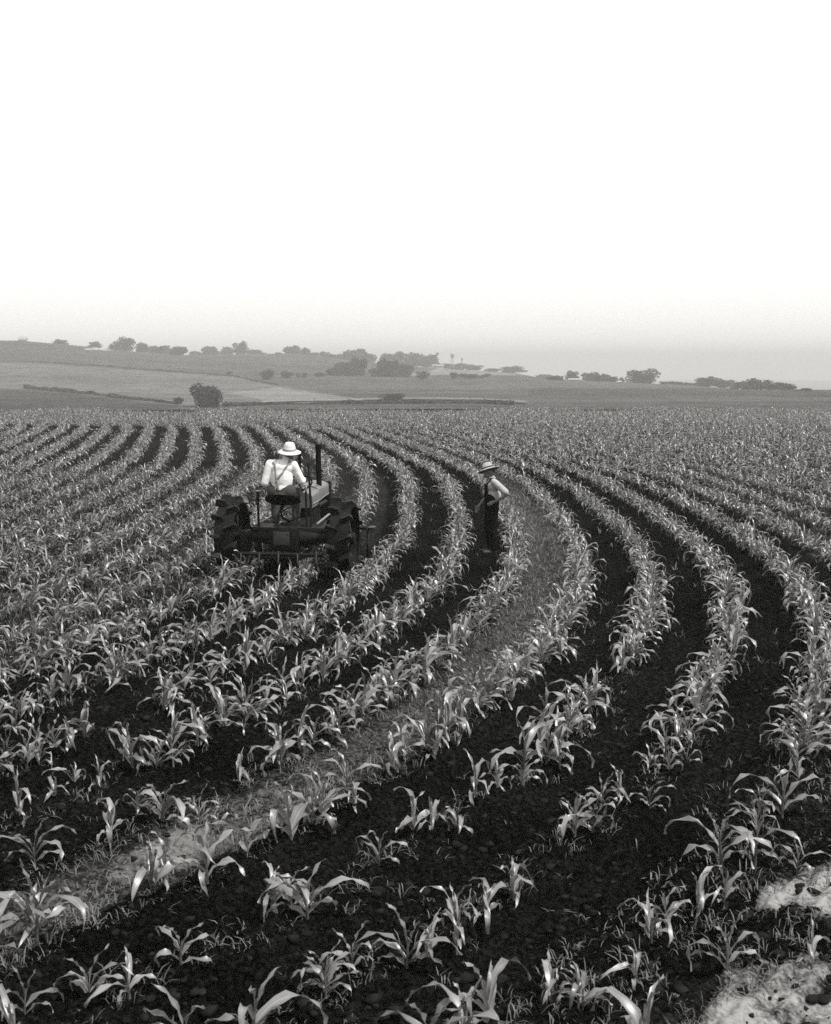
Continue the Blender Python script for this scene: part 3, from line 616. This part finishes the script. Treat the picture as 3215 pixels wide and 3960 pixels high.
sweep_me = sweep_me.mesh('sweep', smooth=False); sweep_me.materials.append(M['steel'])
for x, y, z in [(q, -.52, .42) for q in (-.55, -.28, 0, .28, .55)] + [(q, .95, .60) for q in (-1.0, -.72, -.28, .28, .72, 1.05)]:
    s_ = link('shank', shank_me, None, T); s_.location = (x, y, z); s_.scale = (1, 1, (z + .0) / .37)
    link('sweep', sweep_me, None, s_)
for x in (-.5, .5):
    sh = MB().box((x, .72, .28), (.012, .5, .34), bevel=.004).build('crop_shield', M['steel'], T)

# ------------------------------------------------------------------ people
def ribbon(name, pts, w, m, parent, target, nrm=(0, -1, 0), off=.007):
    pts = [Vector(p) for p in pts]; fine_ = []
    for i in range(len(pts) - 1):
        for j in range(6): fine_.append(pts[i].lerp(pts[i + 1], j / 6))
    fine_.append(pts[-1]); V = []; nv = Vector(nrm)
    for i, p in enumerate(fine_):
        d = (fine_[min(i + 1, len(fine_) - 1)] - fine_[max(i - 1, 0)]).normalized(); s_ = d.cross(nv).normalized()
        V += [tuple(p - s_ * w / 2), tuple(p + s_ * w / 2)]
    o = link(name, np_mesh(name, V, [(2*i, 2*i + 1, 2*i + 3, 2*i + 2) for i in range(len(fine_) - 1)]), m, parent)
    s_ = o.modifiers.new('fit', 'SHRINKWRAP'); s_.target = target; s_.wrap_method = 'NEAREST_SURFACEPOINT'; s_.wrap_mode = 'ABOVE_SURFACE'; s_.offset = off
    k = o.modifiers.new('thick', 'SOLIDIFY'); k.thickness = .006; k.offset = 0
    return o
def hat(parent, loc, rot, brim, crown, hgt, m, bandm, under=None, sx=.88):
    h = link('hat', MB().lathe([(.001, hgt * .96), (crown * .4, hgt), (crown * .68, hgt * .93), (crown * .88, hgt * .58), (crown * 1.02, .012), (brim * .75, -.004), (brim, -.014), (brim * 1.0, -.022), (brim * .75, -.013), (crown * .98, -.006), (crown * .9, hgt * .55), (crown * .4, hgt * .9), (.001, hgt * .9)], 'z', seg=36, sx=sx).mesh('hat', True, auto=False), m, parent)
    h.location = loc; h.rotation_euler = rot
    MB().lathe([(crown * 1.03, .012), (crown * 1.05, .014), (crown * 1.015, hgt * .32), (crown * .985, hgt * .32)], 'z', seg=36, sx=sx, close=True).build('hat_band', bandm, h)
    if under: MB().lathe([(crown * 1.0, -.010), (brim * .75, -.0175), (brim * .99, -.0265), (brim * .985, -.029), (brim * .75, -.020), (crown * 1.0, -.013)], 'z', seg=36, sx=sx, close=True).build('brim_underside', under, h)  # underside of the brim, a thin ring coloured darker than the straw
    return h
def hand(b, wrist, d, side, r=.0125, grip=.9, up=(0, 0, 1)):
    """palm, four bent fingers and a thumb growing out of the wrist"""
    w = Vector(wrist); d = Vector(d).normalized(); n = Vector(up); n = (n - d * n.dot(d)).normalized(); s_ = d.cross(n).normalized() * side
    b.capsule(w, w + d * .02, .024, .026)
    for i, (o_, l) in enumerate(zip((-.026, -.009, .009, .026), (.068, .078, .073, .056))):
        k0 = w + d * .03 + s_ * o_ * .6; k1 = w + d * .085 + s_ * o_; b.capsule(k0, k1, .015, .0115)
        k2 = k1 + (d * math.cos(grip * .6) - n * math.sin(grip * .6)) * l * .5; k3 = k2 + (d * math.cos(grip * 1.7) - n * math.sin(grip * 1.7)) * l * .5
        b.capsule(k1, k2, .010, .009); b.capsule(k2, k3, .009, .0075)
    t0 = w + d * .025 - s_ * .022; t1 = t0 - s_ * .03 + d * .028 - n * .01; t2 = t1 + d * .03 - n * .018
    b.capsule(t0, t1, .014, .0115); b.capsule(t1, t2, .011, .008)
def head(b, c, yaw=0.0, k=1.0):
    R = Matrix.Rotation(yaw, 3, 'Z'); c = Vector(c); P = lambda x, y, z: c + R @ (Vector((x, y, z)) * k)
    b.ell(P(0, -.01, .02), (.074 * k, .094 * k, .098 * k), (0, 0, yaw)); b.ell(P(0, .035, -.055), (.052 * k, .055 * k, .058 * k), (0, 0, yaw))
    b.capsule(P(0, .088, .01), P(0, .106, -.028), .010 * k, .014 * k); b.capsule(P(-.022, .082, -.062), P(.022, .082, -.062), .008 * k, .008 * k); b.ell(P(0, .078, -.096), (.018 * k, .016 * k, .016 * k))
    for s_ in (-1, 1): b.ell(P(s_ * .077, -.005, -.005), (.010 * k, .022 * k, .032 * k), (0, 0, yaw)); b.capsule(P(s_ * .018, .083, .026), P(s_ * .045, .076, .026), .009 * k, .009 * k)
    return P

# the driver, seated; local origin at the seat
seat_w = T.matrix_basis @ Vector((-.04, -.12, 1.155))
Dr = thing('person', 'seated person in straw hat, white shirt and crossed suspenders driving the tractor', 'person', seat_w, TRZ); Dr.scale = (1.03, 1.0, 1.03)
Ls, Rs = Vector((-.195, .03, .515)), Vector((.135, .06, .505)); Le, Lh = Vector((-.265, -.005, .25)), Vector((-.225, .20, .10)); Re, Rh = Vector((.235, .13, .27)), Vector((.215, .385, .275))
b = MB(); P = head(b, (.07, .115, .655)); b.capsule((.03, .07, .52), (.065, .10, .64), .055, .05)
b.ell((-.03, .04, .12), (.15, .11, .12)); b.ell((-.03, .04, .30), (.13, .09, .20)); b.ell((-.03, .045, .44), (.155, .09, .11))
for s0, e0, h0 in ((Ls, Le, Lh), (Rs, Re, Rh)): b.capsule(s0, e0, .046, .038); b.capsule(e0, h0, .036, .026)
hand(b, Lh, (.2, .9, -.25), -1, grip=.7); hand(b, Rh, (-.1, .95, .05), 1, grip=1.0)
for s_ in (-1, 1):
    b.capsule((-.03 + s_ * .09, .05, .075), (-.05 + s_ * .17, .42, .07), .072, .052); b.capsule((-.05 + s_ * .17, .42, .07), (-.05 + s_ * .15, .36, -.30), .05, .036); b.capsule((-.05 + s_ * .15, .35, -.34), (-.05 + s_ * .155, .45, -.35), .035, .03)
b.flesh('body', M['skin'], Dr, .011)
s1 = MB(); s1.ell((-.035, .035, .16), (.165, .125, .13)); s1.ell((-.03, .035, .31), (.165, .118, .21)); s1.ell((-.03, .045, .46), (.185, .105, .105)); s1.capsule((-.14, .045, .53), (.085, .06, .53), .052, .052); s1.capsule((.02, .065, .53), (.04, .08, .585), .07, .062)
s1.capsule(Ls, Le, .068, .058); s1.capsule(Le, Lh + (Le - Lh).normalized() * .03, .056, .044); s1.capsule(Rs, Re, .066, .06); s1.capsule(Re, Re.lerp(Rh, .42), .058, .055)
shirt = s1.flesh('shirt', M['shirt'], Dr, .012, 5)
tr_ = MB(); tr_.ell((-.03, .03, .075), (.178, .145, .10)); tr_.capsule((-.13, .02, .13), (.07, .02, .13), .115, .115)
for s_ in (-1, 1):
    tr_.capsule((-.03 + s_ * .095, .05, .08), (-.05 + s_ * .17, .42, .075), .095, .075); tr_.capsule((-.05 + s_ * .17, .42, .07), (-.05 + s_ * .15, .355, -.27), .073, .062)
tr_.flesh('trousers', M['trousers'], Dr, .013, 5)
for s_ in (-1, 1):
    bo = MB(); bo.capsule((-.05 + s_ * .15, .35, -.27), (-.05 + s_ * .15, .35, -.33), .05, .047); bo.capsule((-.05 + s_ * .15, .34, -.345), (-.05 + s_ * .157, .49, -.355), .044, .038); bo.flesh('boot', M['boot'], Dr, .012, 3)
J = (-.085, -.10, .30)
ribbon('suspender', [(-.115, .05, .60), (-.12, -.05, .56), (-.11, -.11, .42), J], .034, M['strap'], Dr, shirt)
ribbon('suspender', [(.09, .05, .60), (.10, -.05, .55), (.03, -.11, .43), J], .034, M['strap'], Dr, shirt)
ribbon('suspender', [J, (-.10, -.12, .22), (-.115, -.13, .15)], .032, M['strap'], Dr, shirt, off=.012)
ribbon('suspender', [J, (-.06, -.12, .22), (-.05, -.13, .15)], .032, M['strap'], Dr, shirt, off=.012)
MB().ell(P(0, -.02, .045), (.078, .094, .07)).build('hair', M['hair'], Dr)
hat(Dr, P(0, -.005, .045), (math.radians(9), math.radians(5), 0), .188, .103, .125, M['straw'], M['band'])

# the boy standing in the furrow, facing left with a hand on his hip
Bo = thing('person', 'standing boy in brimmed hat, white short-sleeved shirt and dark overalls, hand on hip', 'person', (BX, BY, gz(BX, BY) - .01), math.radians(98)); Bo.scale = (1.0, 1.05, .985)
# local frame: y = the way he faces (left in the photograph), x = away from the camera side is -x ... his left arm is toward the camera
Ls, Rs = Vector((-.165, -.01, 1.22)), Vector((.155, .0, 1.21))
Le, Lh = Vector((-.27, -.20, 1.03)), Vector((-.165, -.02, .90)); Re, Rh = Vector((.23, .03, .97)), Vector((.20, .16, .80))
b = MB(); P = head(b, (-.02, .06, 1.39), .25, .94); b.capsule((0, 0, 1.22), (-.01, .035, 1.34), .05, .045)
b.ell((0, 0, .86), (.125, .095, .12)); b.ell((0, .0, 1.02), (.115, .085, .17)); b.ell((0, -.005, 1.17), (.14, .085, .10))
for s0, e0, h0 in ((Ls, Le, Lh), (Rs, Re, Rh)): b.capsule(s0, e0, .038, .031); b.capsule(e0, h0, .031, .023)
hand(b, Lh, (.25, .75, -.35), -1, grip=.5, up=(-.9, 0, .3)); hand(b, Rh, (-.05, .45, -.85), 1, grip=.5, up=(1, 0, 0))
for s_ in (-1, 1):
    b.capsule((s_ * .075, 0, .82), (s_ * .085, .02 + .02 * s_, .45), .066, .046); b.capsule((s_ * .085, .02 + .02 * s_, .45), (s_ * .085, -.01, .08), .045, .03); b.capsule((s_ * .085, -.02, .035), (s_ * .095, .12, .03), .03, .027)
b.flesh('body', M['skin'], Bo, .011)
s1 = MB(); s1.ell((0, -.02, .99), (.155, .13, .17)); s1.ell((0, -.012, 1.14), (.165, .125, .12)); s1.capsule((-.10, -.005, 1.235), (.10, .0, 1.23), .05, .05); s1.capsule((0, .0, 1.25), (0, .012, 1.29), .06, .055)
s1.capsule(Ls, Ls.lerp(Le, .80), .060, .058); s1.capsule(Rs, Rs.lerp(Re, .80), .058, .056)
shirt2 = s1.flesh('shirt', M['dim_shirt'], Bo, .011, 5)
MB().rings([[(.068 * math.cos(2*math.pi*j/20), .012 + .068 * math.sin(2*math.pi*j/20) * 1.0, z_ + .012 * math.sin(2*math.pi*j/20)) for j in range(20)] for z_ in (1.262, 1.305)], cap=False).build('collar', M['dim_shirt'], Bo).modifiers.new('t', 'SOLIDIFY').thickness = .008
tr_ = MB(); tr_.ell((0, 0, .87), (.15, .122, .13)); tr_.capsule((-.06, .02, .95), (.06, .02, .95), .10, .10)
for s_ in (-1, 1):
    tr_.capsule((s_ * .075, 0, .82), (s_ * .088, .015 + .02 * s_, .45), .092, .075); tr_.capsule((s_ * .088, .015 + .02 * s_, .45), (s_ * .086, -.01, .10), .075, .066)
ov = tr_.flesh('overalls', M['denim'], Bo, .012, 5)
bib = link('bib', np_mesh('bib', [(-.115 + .23 * i / 6, .125, .92 + .27 * j / 6) for j in range(7) for i in range(7)], [(j*7 + i, j*7 + i + 1, j*7 + i + 8, j*7 + i + 7) for j in range(6) for i in range(6)]), M['denim'], Bo)
sk = bib.modifiers.new('fit', 'SHRINKWRAP'); sk.target = shirt2; sk.wrap_mode = 'ABOVE_SURFACE'; sk.offset = .01
bib.modifiers.new('t', 'SOLIDIFY').thickness = .007
for s_ in (-1, 1):
    ribbon('shoulder_strap', [(s_ * .07, .125, 1.17), (s_ * .085, .08, 1.24), (s_ * .085, .0, 1.29), (s_ * .06, -.09, 1.22), (s_ * .02, -.13, 1.0), (s_ * .03, -.13, .93)], .032, M['denim'], Bo, shirt2, off=.009)
    bo = MB(); bo.capsule((s_ * .086, -.012, .13), (s_ * .086, -.012, .07), .046, .042); bo.capsule((s_ * .086, -.03, .04), (s_ * .095, .13, .036), .038, .034); bo.flesh('shoe', M['boot'], Bo, .011, 3)
MB().ell(P(0, -.02, .045), (.079, .094, .07)).build('hair', M['hair'], Bo)
for s_ in (-1, 1): MB().ell(P(s_ * .03, .08, .012), (.011, .007, .007)).build('eye', M['hair'], Bo)
hat(Bo, P(0, .01, .05), (math.radians(-11), math.radians(21), .25), .18, .098, .11, M['old_straw'], M['underbrim'], M['underbrim'], sx=.82)

# ------------------------------------------------------------------ trees, bushes and hedges of the far hills
def crown_mesh(seed, n, lobes, size, low=0.08, base=-.03):
    r = random.Random(seed); V, Q = [], []
    L_ = []
    for i in range(lobes):
        a = r.uniform(0, 6.28); d = r.uniform(.05, .33); L_.append((d * math.cos(a), d * math.sin(a), r.uniform(.22, .72), r.uniform(.16, .28), r.uniform(.16, .28)))
    L_.append((0, 0, .5, .3, .3))
    for i in range(n):
        cx0, cy0, cz0, rr_, rz_ = L_[r.randrange(len(L_))]
        u = Vector((r.gauss(0, 1), r.gauss(0, 1), r.gauss(0, 1))).normalized(); q = r.uniform(.55, 1.06) if r.random() < .85 else r.uniform(0, .6)
        p = Vector((cx0 + u.x * rr_ * q, cy0 + u.y * rr_ * q, max(low, cz0 + u.z * rz_ * q)))
        d1 = Vector((r.gauss(0, 1), r.gauss(0, 1), r.gauss(0, .7))).normalized(); d2 = d1.cross(Vector((r.gauss(0, 1), r.gauss(0, 1), r.gauss(0, 1)))).normalized(); s_ = size * r.uniform(.6, 1.35)
        o = len(V); V += [tuple(p - d1 * s_), tuple(p + d2 * s_ * .6), tuple(p + d1 * s_), tuple(p - d2 * s_ * .6)]; Q.append((o, o + 1, o + 2, o + 3))
    A = np.array(V); lo, hi = np.percentile(A, 1, axis=0), np.percentile(A, 99, axis=0); A[:, :2] = (A[:, :2] - (lo + hi)[:2] / 2) / (hi - lo)[:2]; A[:, 2] = base + (1 - base) * (A[:, 2] - lo[2]) / (hi[2] - lo[2])
    me = np_mesh('crown', A, Q, smooth=False); me.materials.append(M['tree']); return me
big = [crown_mesh(900 + i, 4200, 11, .034) for i in range(2)]
crowns = [crown_mesh(920 + i, 2000, 6 + i, .05) for i in range(6)]; shrubs = [crown_mesh(940 + i, 1100, 7, .055, .0, -.02) for i in range(4)]
def trunk_mesh(seed):
    r = random.Random(seed); b = MB(); b.tube([(0, 0, -.06), (0, 0, .12), (r.uniform(-.02, .02), 0, .3), (r.uniform(-.04, .04), 0, .62)], [.04, .03, .024, .008], 8)
    for i in range(4):
        a = 6.28 * i / 4 + r.uniform(-.4, .4); b.tube([(0, 0, .18 + .05 * i), (.12 * math.cos(a), .12 * math.sin(a), .36 + .05 * i), (.24 * math.cos(a), .24 * math.sin(a), .5 + .06 * i)], [.016, .011, .004], 6)
    me = b.mesh('trunk'); me.materials.append(M['bark']); return me
trunks = [trunk_mesh(i) for i in range(3)]
def tree(px, py, w, h, label, cat='tree', D=None, bigger=False, group='trees on the far hills'):
    if D is None: x, y, z = ground_hit(px, py)
    else:
        y = D; x = (px - CX) / F * D * cp_; z = float(macro(x, y))
    y = y * 1.0; mpp = y / F * cp_
    W_, H_ = w * mpp * 1.0, h * mpp * (.9 if not bigger else 1.0)
    t = thing('bush' if cat == 'bush' else 'tree', label, cat, (x, y, z - .1), rnd.uniform(0, 6.28), group)
    me = rnd.choice(big if bigger else crowns if cat == 'tree' else shrubs)
    c = link('crown' if cat == 'tree' else 'foliage', me, None, t); c.scale = (W_ / .98, W_ / .98, H_ / .98)
    k = link('trunk' if cat == 'tree' else 'stem', rnd.choice(trunks), None, t); k.scale = (min(W_, H_) * .9, min(W_, H_) * .9, H_ * .95)
    return t
near_g = 'bushes along the foot of the hill'
tree(800, 1577, 104, 84, 'dark round leafy tree standing alone just beyond the corn at left', 'tree', None, True, near_g)
tree(687, 1564, 36, 30, 'small dark bush at the right end of the hedge line', 'bush', None, False, near_g)
tree(1515, 1549, 92, 30, 'low dark bush beside the pale farm track', 'bush', None, False, near_g)
ml = 'mid-slope trees and bushes'
for px, py, w, h, lab, cat in [
    (1034, 1467, 60, 40, 'dark round bush alone on the slope above the lone tree', 'bush'), (886, 1446, 26, 11, 'tiny bush on the open slope left of the round bush', 'bush'),
    (1108, 1459, 58, 24, 'low bush just right of the dark round slope bush', 'bush'), (1153, 1459, 16, 16, 'smallest bush in the line below the ridge', 'bush'), (1177, 1458, 22, 18, 'little bush left of the slope tree clump', 'bush'),
    (1238, 1456, 56, 16, 'flat wide bush at the left foot of the slope tree clump', 'bush'), (1284, 1452, 38, 30, 'short tree at the left side of the slope clump', 'tree'), (1335, 1452, 74, 52, 'broad tree in the middle of the slope clump', 'tree'), (1386, 1450, 66, 68, 'tallest spreading tree of the slope clump', 'tree'),
    (1462, 1454, 62, 30, 'low tree at the left end of the dark thicket', 'tree'), (1498, 1454, 80, 68, 'peaked tallest tree of the dark thicket', 'tree'), (1560, 1454, 74, 48, 'rounded tree at the right end of the dark thicket', 'tree'),
    (1636, 1463, 46, 28, 'squat dark bush right of the thicket', 'bush'), (1757, 1462, 26, 24, 'small upright bush on the middle hedge line', 'bush'), (1812, 1460, 84, 16, 'long low bush on the middle hedge line', 'bush'), (1878, 1459, 34, 15, 'low bush at the right end of the middle hedge line', 'bush')]:
    tree(px, py, w, h, lab, cat, None, False, ml)
rl = 'trees along the left ridge'
for px, py, w, h, D, lab in [
    (100, 1322, 40, 14, 980, 'faint low tree at the left edge of the ridge'), (240, 1338, 54, 24, 880, 'low round tree near the left end of the ridge'), (367, 1345, 48, 27, 880, 'round tree beside the pale strip on the ridge'), (445, 1352, 40, 22, 890, 'low tree against the left side of the big ridge tree'),
    (482, 1358, 84, 52, 870, 'biggest dark round tree on the left ridge'), (553, 1362, 50, 38, 880, 'round tree just right of the biggest ridge tree'), (597, 1362, 36, 30, 900, 'thin tree between two ridge trees with gaps below'), (622, 1370, 24, 30, 870, 'narrow tree standing low on the ridge side'), (640, 1362, 46, 38, 960, 'pale hazy tree behind the narrow one'),
    (688, 1378, 60, 34, 830, 'dark low tree a little below the ridge line'), (757, 1362, 54, 22, 1000, 'faint low tree left of the twin hazy trees'), (815, 1362, 60, 38, 980, 'domed hazy tree on the middle of the left ridge'), (880, 1364, 44, 36, 980, 'hazy tree left of the tall peaked ridge tree'), (931, 1366, 50, 54, 960, 'tall peaked hazy tree on the ridge'), (985, 1368, 66, 24, 980, 'long low hazy tree right of the peaked one'), (1076, 1370, 30, 14, 1000, 'tiny faint tree in the gap of the ridge line')]:
    tree(px, py, w, h, lab, 'tree', D, False, rl)
rc = 'trees along the middle ridge'
for px, py, w, h, D, lab in [
    (1133, 1374, 60, 40, 980, 'domed tree at the left end of the middle ridge row'), (1185, 1376, 60, 34, 980, 'rounded tree second in the middle ridge row'), (1217, 1378, 26, 20, 990, 'gap-filling small tree in the middle ridge row'), (1252, 1382, 42, 26, 980, 'small peaked tree in the middle ridge row'), (1283, 1386, 32, 20, 980, 'small round tree right of the peaked one'), (1322, 1394, 54, 24, 980, 'low tree before the long hazy crown'),
    (1375, 1396, 86, 48, 960, 'long hazy crown above the slope clump'), (1424, 1400, 60, 36, 970, 'hazy tree sloping down right of the long crown'), (1528, 1412, 90, 50, 960, 'wide hazy tree above the dark thicket'), (1592, 1414, 84, 52, 950, 'broad hazy tree left of the white barn'), (1634, 1416, 60, 42, 950, 'hazy tree behind the white barn'), (1672, 1416, 54, 50, 950, 'tall hazy tree right beside the pointed tower'),
    (1735, 1428, 60, 20, 940, 'low hazy tree under the second tower'), (1785, 1430, 64, 24, 930, 'low hazy tree under the thin third tower'), (1834, 1434, 60, 22, 920, 'dark low tree at the right end of the towers'), (1905, 1440, 56, 12, 920, 'flat faint shrub line on the falling ridge'), (1985, 1448, 90, 26, 900, 'wide faint tree on the falling ridge'), (2110, 1462, 70, 18, 880, 'flat faint tree where the ridge meets the right hill')]:
    tree(px, py, w, h, lab, 'tree', D, False, rc)
rr_ = 'trees along the right skyline'
for px, py, w, h, lab in [
    (2150, 1472, 60, 20, 'low tree left of the white shed on the right skyline'), (2216, 1466, 46, 38, 'upright hazy tree behind the white shed'), (2290, 1474, 70, 36, 'dark tree right of the white shed'), (2338, 1476, 56, 32, 'round tree between the shed and the small hut'), (2374, 1476, 36, 24, 'small tree left of the small white hut'), (2405, 1479, 18, 22, 'narrow dark conifer beside the small white hut'),
    (2490, 1484, 104, 58, 'large spreading tree alone on the right skyline'), (2742, 1492, 100, 38, 'broad dark tree at the left of the pair on the right'), (2803, 1494, 66, 34, 'rounded dark tree joined to the broad one'), (2875, 1498, 80, 30, 'low wide tree between the two right groves'), (2935, 1500, 84, 42, 'domed dark tree in the far right grove'), (3000, 1506, 70, 30, 'low tree right of the domed one'), (3050, 1510, 56, 28, 'round tree near the right edge'), (3115, 1516, 60, 16, 'faint low tree at the right edge of the skyline')]:
    tree(px, py, w, h, lab, 'tree', None, False, rr_)
for i, px in enumerate(range(2562, 2700, 15)):
    tree(px, 1486 + i * .5, 17, 15 - abs(i - 3), '%s little conifer from the left in the row beside the lone tree' % ordinal(i + 1), 'tree', None, False, 'row of little conifers')

# weedy hedge line under the left hill, and the weed strip along the far fence
def hedge(name, label, pts, hgt, n, wid):
    r = random.Random(len(pts)); V, Q = [], []; P = [ground_hit(*p) for p in pts]
    for i in range(n):
        f = r.uniform(0, len(P) - 1.001); j = int(f); f -= j; x = P[j][0] * (1 - f) + P[j + 1][0] * f; y = P[j][1] * (1 - f) + P[j + 1][1] * f + r.gauss(0, wid)
        hh = hgt * (.4 + 1.1 * vnoise(np.array([x * .25]), np.array([1.0]), 3)[0]); p = Vector((x, y, float(macro(x, y)) + r.uniform(0, hh)))
        d1 = Vector((r.gauss(0, 1), r.gauss(0, 1), r.gauss(0, 1))).normalized(); d2 = d1.cross(Vector((r.gauss(0, 1), r.gauss(0, 1), 1))).normalized(); s_ = r.uniform(.15, .4)
        o = len(V); V += [tuple(p - d1 * s_), tuple(p + d2 * s_), tuple(p + d1 * s_), tuple(p - d2 * s_)]; Q.append((o, o + 1, o + 2, o + 3))
    return tag(link(name, np_mesh(name, V, Q, smooth=False), M['hedge']), label, 'hedge', kind='stuff')
hedge('hedge', 'dark weedy hedge line slanting down the left hill', [(90, 1500), (150, 1506), (280, 1521), (420, 1538), (560, 1554), (690, 1567)], 1.0, 4200, .8)
hedge('weed_strip', 'dark weed strip along the fence beyond the corn', [(860, 1578), (1080, 1571), (1350, 1566), (1500, 1562), (1700, 1561), (1880, 1562), (1990, 1566)], .8, 4500, .7)
hedge('weed_strip', 'thin dark hedge line across the left slope', [(80, 1399), (240, 1408), (380, 1416), (620, 1436), (900, 1456), (1080, 1491)], .6, 2500, .7)

# fence posts along the far track
fp = [(1215, 1560), (1345, 1560), (1415, 1559), (1480, 1556), (1615, 1556), (1680, 1558), (1760, 1557), (1820, 1558), (1877, 1560), (1940, 1563)]
Fx = thing('fence', 'line of thin posts with wire along the pale track', 'fence', ground_hit(*fp[4]))
fo = Vector(Fx.location); tops = []
for px, py in fp:
    x, y, z = ground_hit(px, py); hh = 1.45 if px not in (1877,) else 2.0; tops.append(Vector((x, y, z + 1.2)) - fo)
    MB().tube([Vector((x, y, z - .3)) - fo, Vector((x + .03, y, z + hh)) - fo], .11 if px != 1877 else .3, 7).build('post', M['post'], Fx)
for dz in (0, -.45): MB().tube([p + Vector((0, 0, dz)) for p in tops], .012, 4).build('wire', M['steel'], Fx)
x, y, z = ground_hit(862, 1576)
lp = MB().tube([(-.7, 0, -.2), (.75, 0, 1.35)], [.24, .2], 8).build('leaning_post', M['bark']); lp.location = (x, y, z)
tag(lp, 'dark leaning stump post at the right of the lone round tree', 'post')

# farm buildings and windmill towers in the haze
def building(label, px, py, D, wpx, hpx, depth, rz=0.1, roofm='roof'):
    y = D; x = (px - CX) / F * D * cp_; z = float(macro(x, y)); mpp = D / F * cp_; w, h = wpx * mpp, hpx * mpp
    t = thing('farm_building', label, 'building', (x, y, z - .1), rz, 'farm buildings in the haze'); hw = h * .6
    MB().box((0, 0, hw / 2), (w, depth, hw)).build('wall', M['white'], t, smooth=False)
    rf = MB(); e = .35; rf.rings([[(-w / 2 - e, -depth / 2 - e, hw), (-w / 2 - e, 0, h), (-w / 2 - e, depth / 2 + e, hw), (-w / 2 - e, 0, h - .3)], [(w / 2 + e, -depth / 2 - e, hw), (w / 2 + e, 0, h), (w / 2 + e, depth / 2 + e, hw), (w / 2 + e, 0, h - .3)]]); rf.build('roof', M[roofm], t, smooth=False)
    for i in range(2):
        wn_ = MB().box(((i - .5) * w * .5, -depth / 2 - .02, hw * .55), (w * .13, .06, hw * .35)).build('window', M['glassdark'], t, smooth=False)
        MB().box(((i - .5) * w * .5, -depth / 2 - .06, hw * .36), (w * .16, .08, hw * .05)).build('sill', M['white'], wn_, smooth=False)
    MB().box((w * .02, -depth / 2 - .02, hw * .35), (w * .11, .07, hw * .7)).build('door', M['bark'], t, smooth=False)
    return t
building('pale farmhouse at the far left end of the ridge', 92, 1322, 940, 30, 28, 7, .2, 'white')
building('white barn below the hazy trees of the middle ridge', 1692, 1418, 935, 44, 13, 8, .15, 'white')
building('long white shed on the right skyline', 2225, 1462, 590, 48, 12, 5, -.1, 'white')
building('tiny white hut beside the narrow conifer', 2395, 1474, 590, 15, 11, 3, .1, 'white')
def windmill(label, px, D, hpx, wpx):
    y = D; x = (px - CX) / F * D * cp_; z = float(macro(x, y)); mpp = D / F * cp_; h, w = hpx * mpp, wpx * mpp
    t = thing('windmill', label, 'windmill', (x, y, z - .1), 0, 'windmill towers in the haze')
    for i in range(4):
        a = math.pi / 4 + i * math.pi / 2; MB().tube([(w * .7 * math.cos(a), w * .7 * math.sin(a), 0), (.12 * math.cos(a), .12 * math.sin(a), h * .9)], .14, 6).build('leg', M['tower'], t)
    for f in (.12, .28, .44, .6, .74):
        q = w * .7 * (1 - f / .92); MB().rings([[(q * math.cos(math.pi / 4 + i * math.pi / 2) + s_ * .07, q * math.sin(math.pi / 4 + i * math.pi / 2), h * f + d_ * .07) for s_, d_ in ((-1, -1), (1, -1), (1, 1), (-1, 1))] for i in range(4)], close=True).build('brace', M['tower'], t)
    rt = MB().lathe([(.0, -.6), (.25, -.6), (.25, -.3), (0, -.3)], 'y', (0, 0, h * .92), 12).build('rotor', M['tower'], t); R_ = max(.9, w * .5)
    for i in range(14):
        a = 2 * math.pi * i / 14; bl = MB().box((0, 0, R_ * .6), (R_ * .26, .03, R_ * .75), (0, 0, .5)).build('blade', M['tower'], rt, smooth=False); bl.location = (0, -.45, h * .92); bl.rotation_euler = (0, a, 0)
    MB().box((0, .9, h * .92), (.05, 1.3, .7)).build('tail_vane', M['tower'], t, smooth=False)
windmill('pale windmill tower at the left of the three', 1691, 930, 58, 14)
windmill('broad-based windmill tower in the middle of the three', 1749, 925, 54, 18)
windmill('thin windmill tower at the right of the three', 1787, 915, 44, 6)

# ------------------------------------------------------------------ the air: summer haze over the whole valley
hz = MB().box((0, 0, -15), (9600, 9600, 98)).build('haze', None, None, smooth=False)
hm = bpy.data.materials.new('haze_air'); hm.use_nodes = True; hn = hm.node_tree; hn.nodes.clear(); ho = hn.nodes.new('ShaderNodeOutputMaterial'); pv = hn.nodes.new('ShaderNodeVolumePrincipled')
pv.inputs['Color'].default_value = (.53, .527, .517, 1); pv.inputs['Density'].default_value = HAZE_DENSITY; pv.inputs['Anisotropy'].default_value = 0.0
hn.links.new(pv.outputs[0], ho.inputs['Volume']); hz.data.materials.append(hm)
tag(hz, 'pale summer haze in the air over the valley', kind='stuff')
print('objects', len(bpy.data.objects))
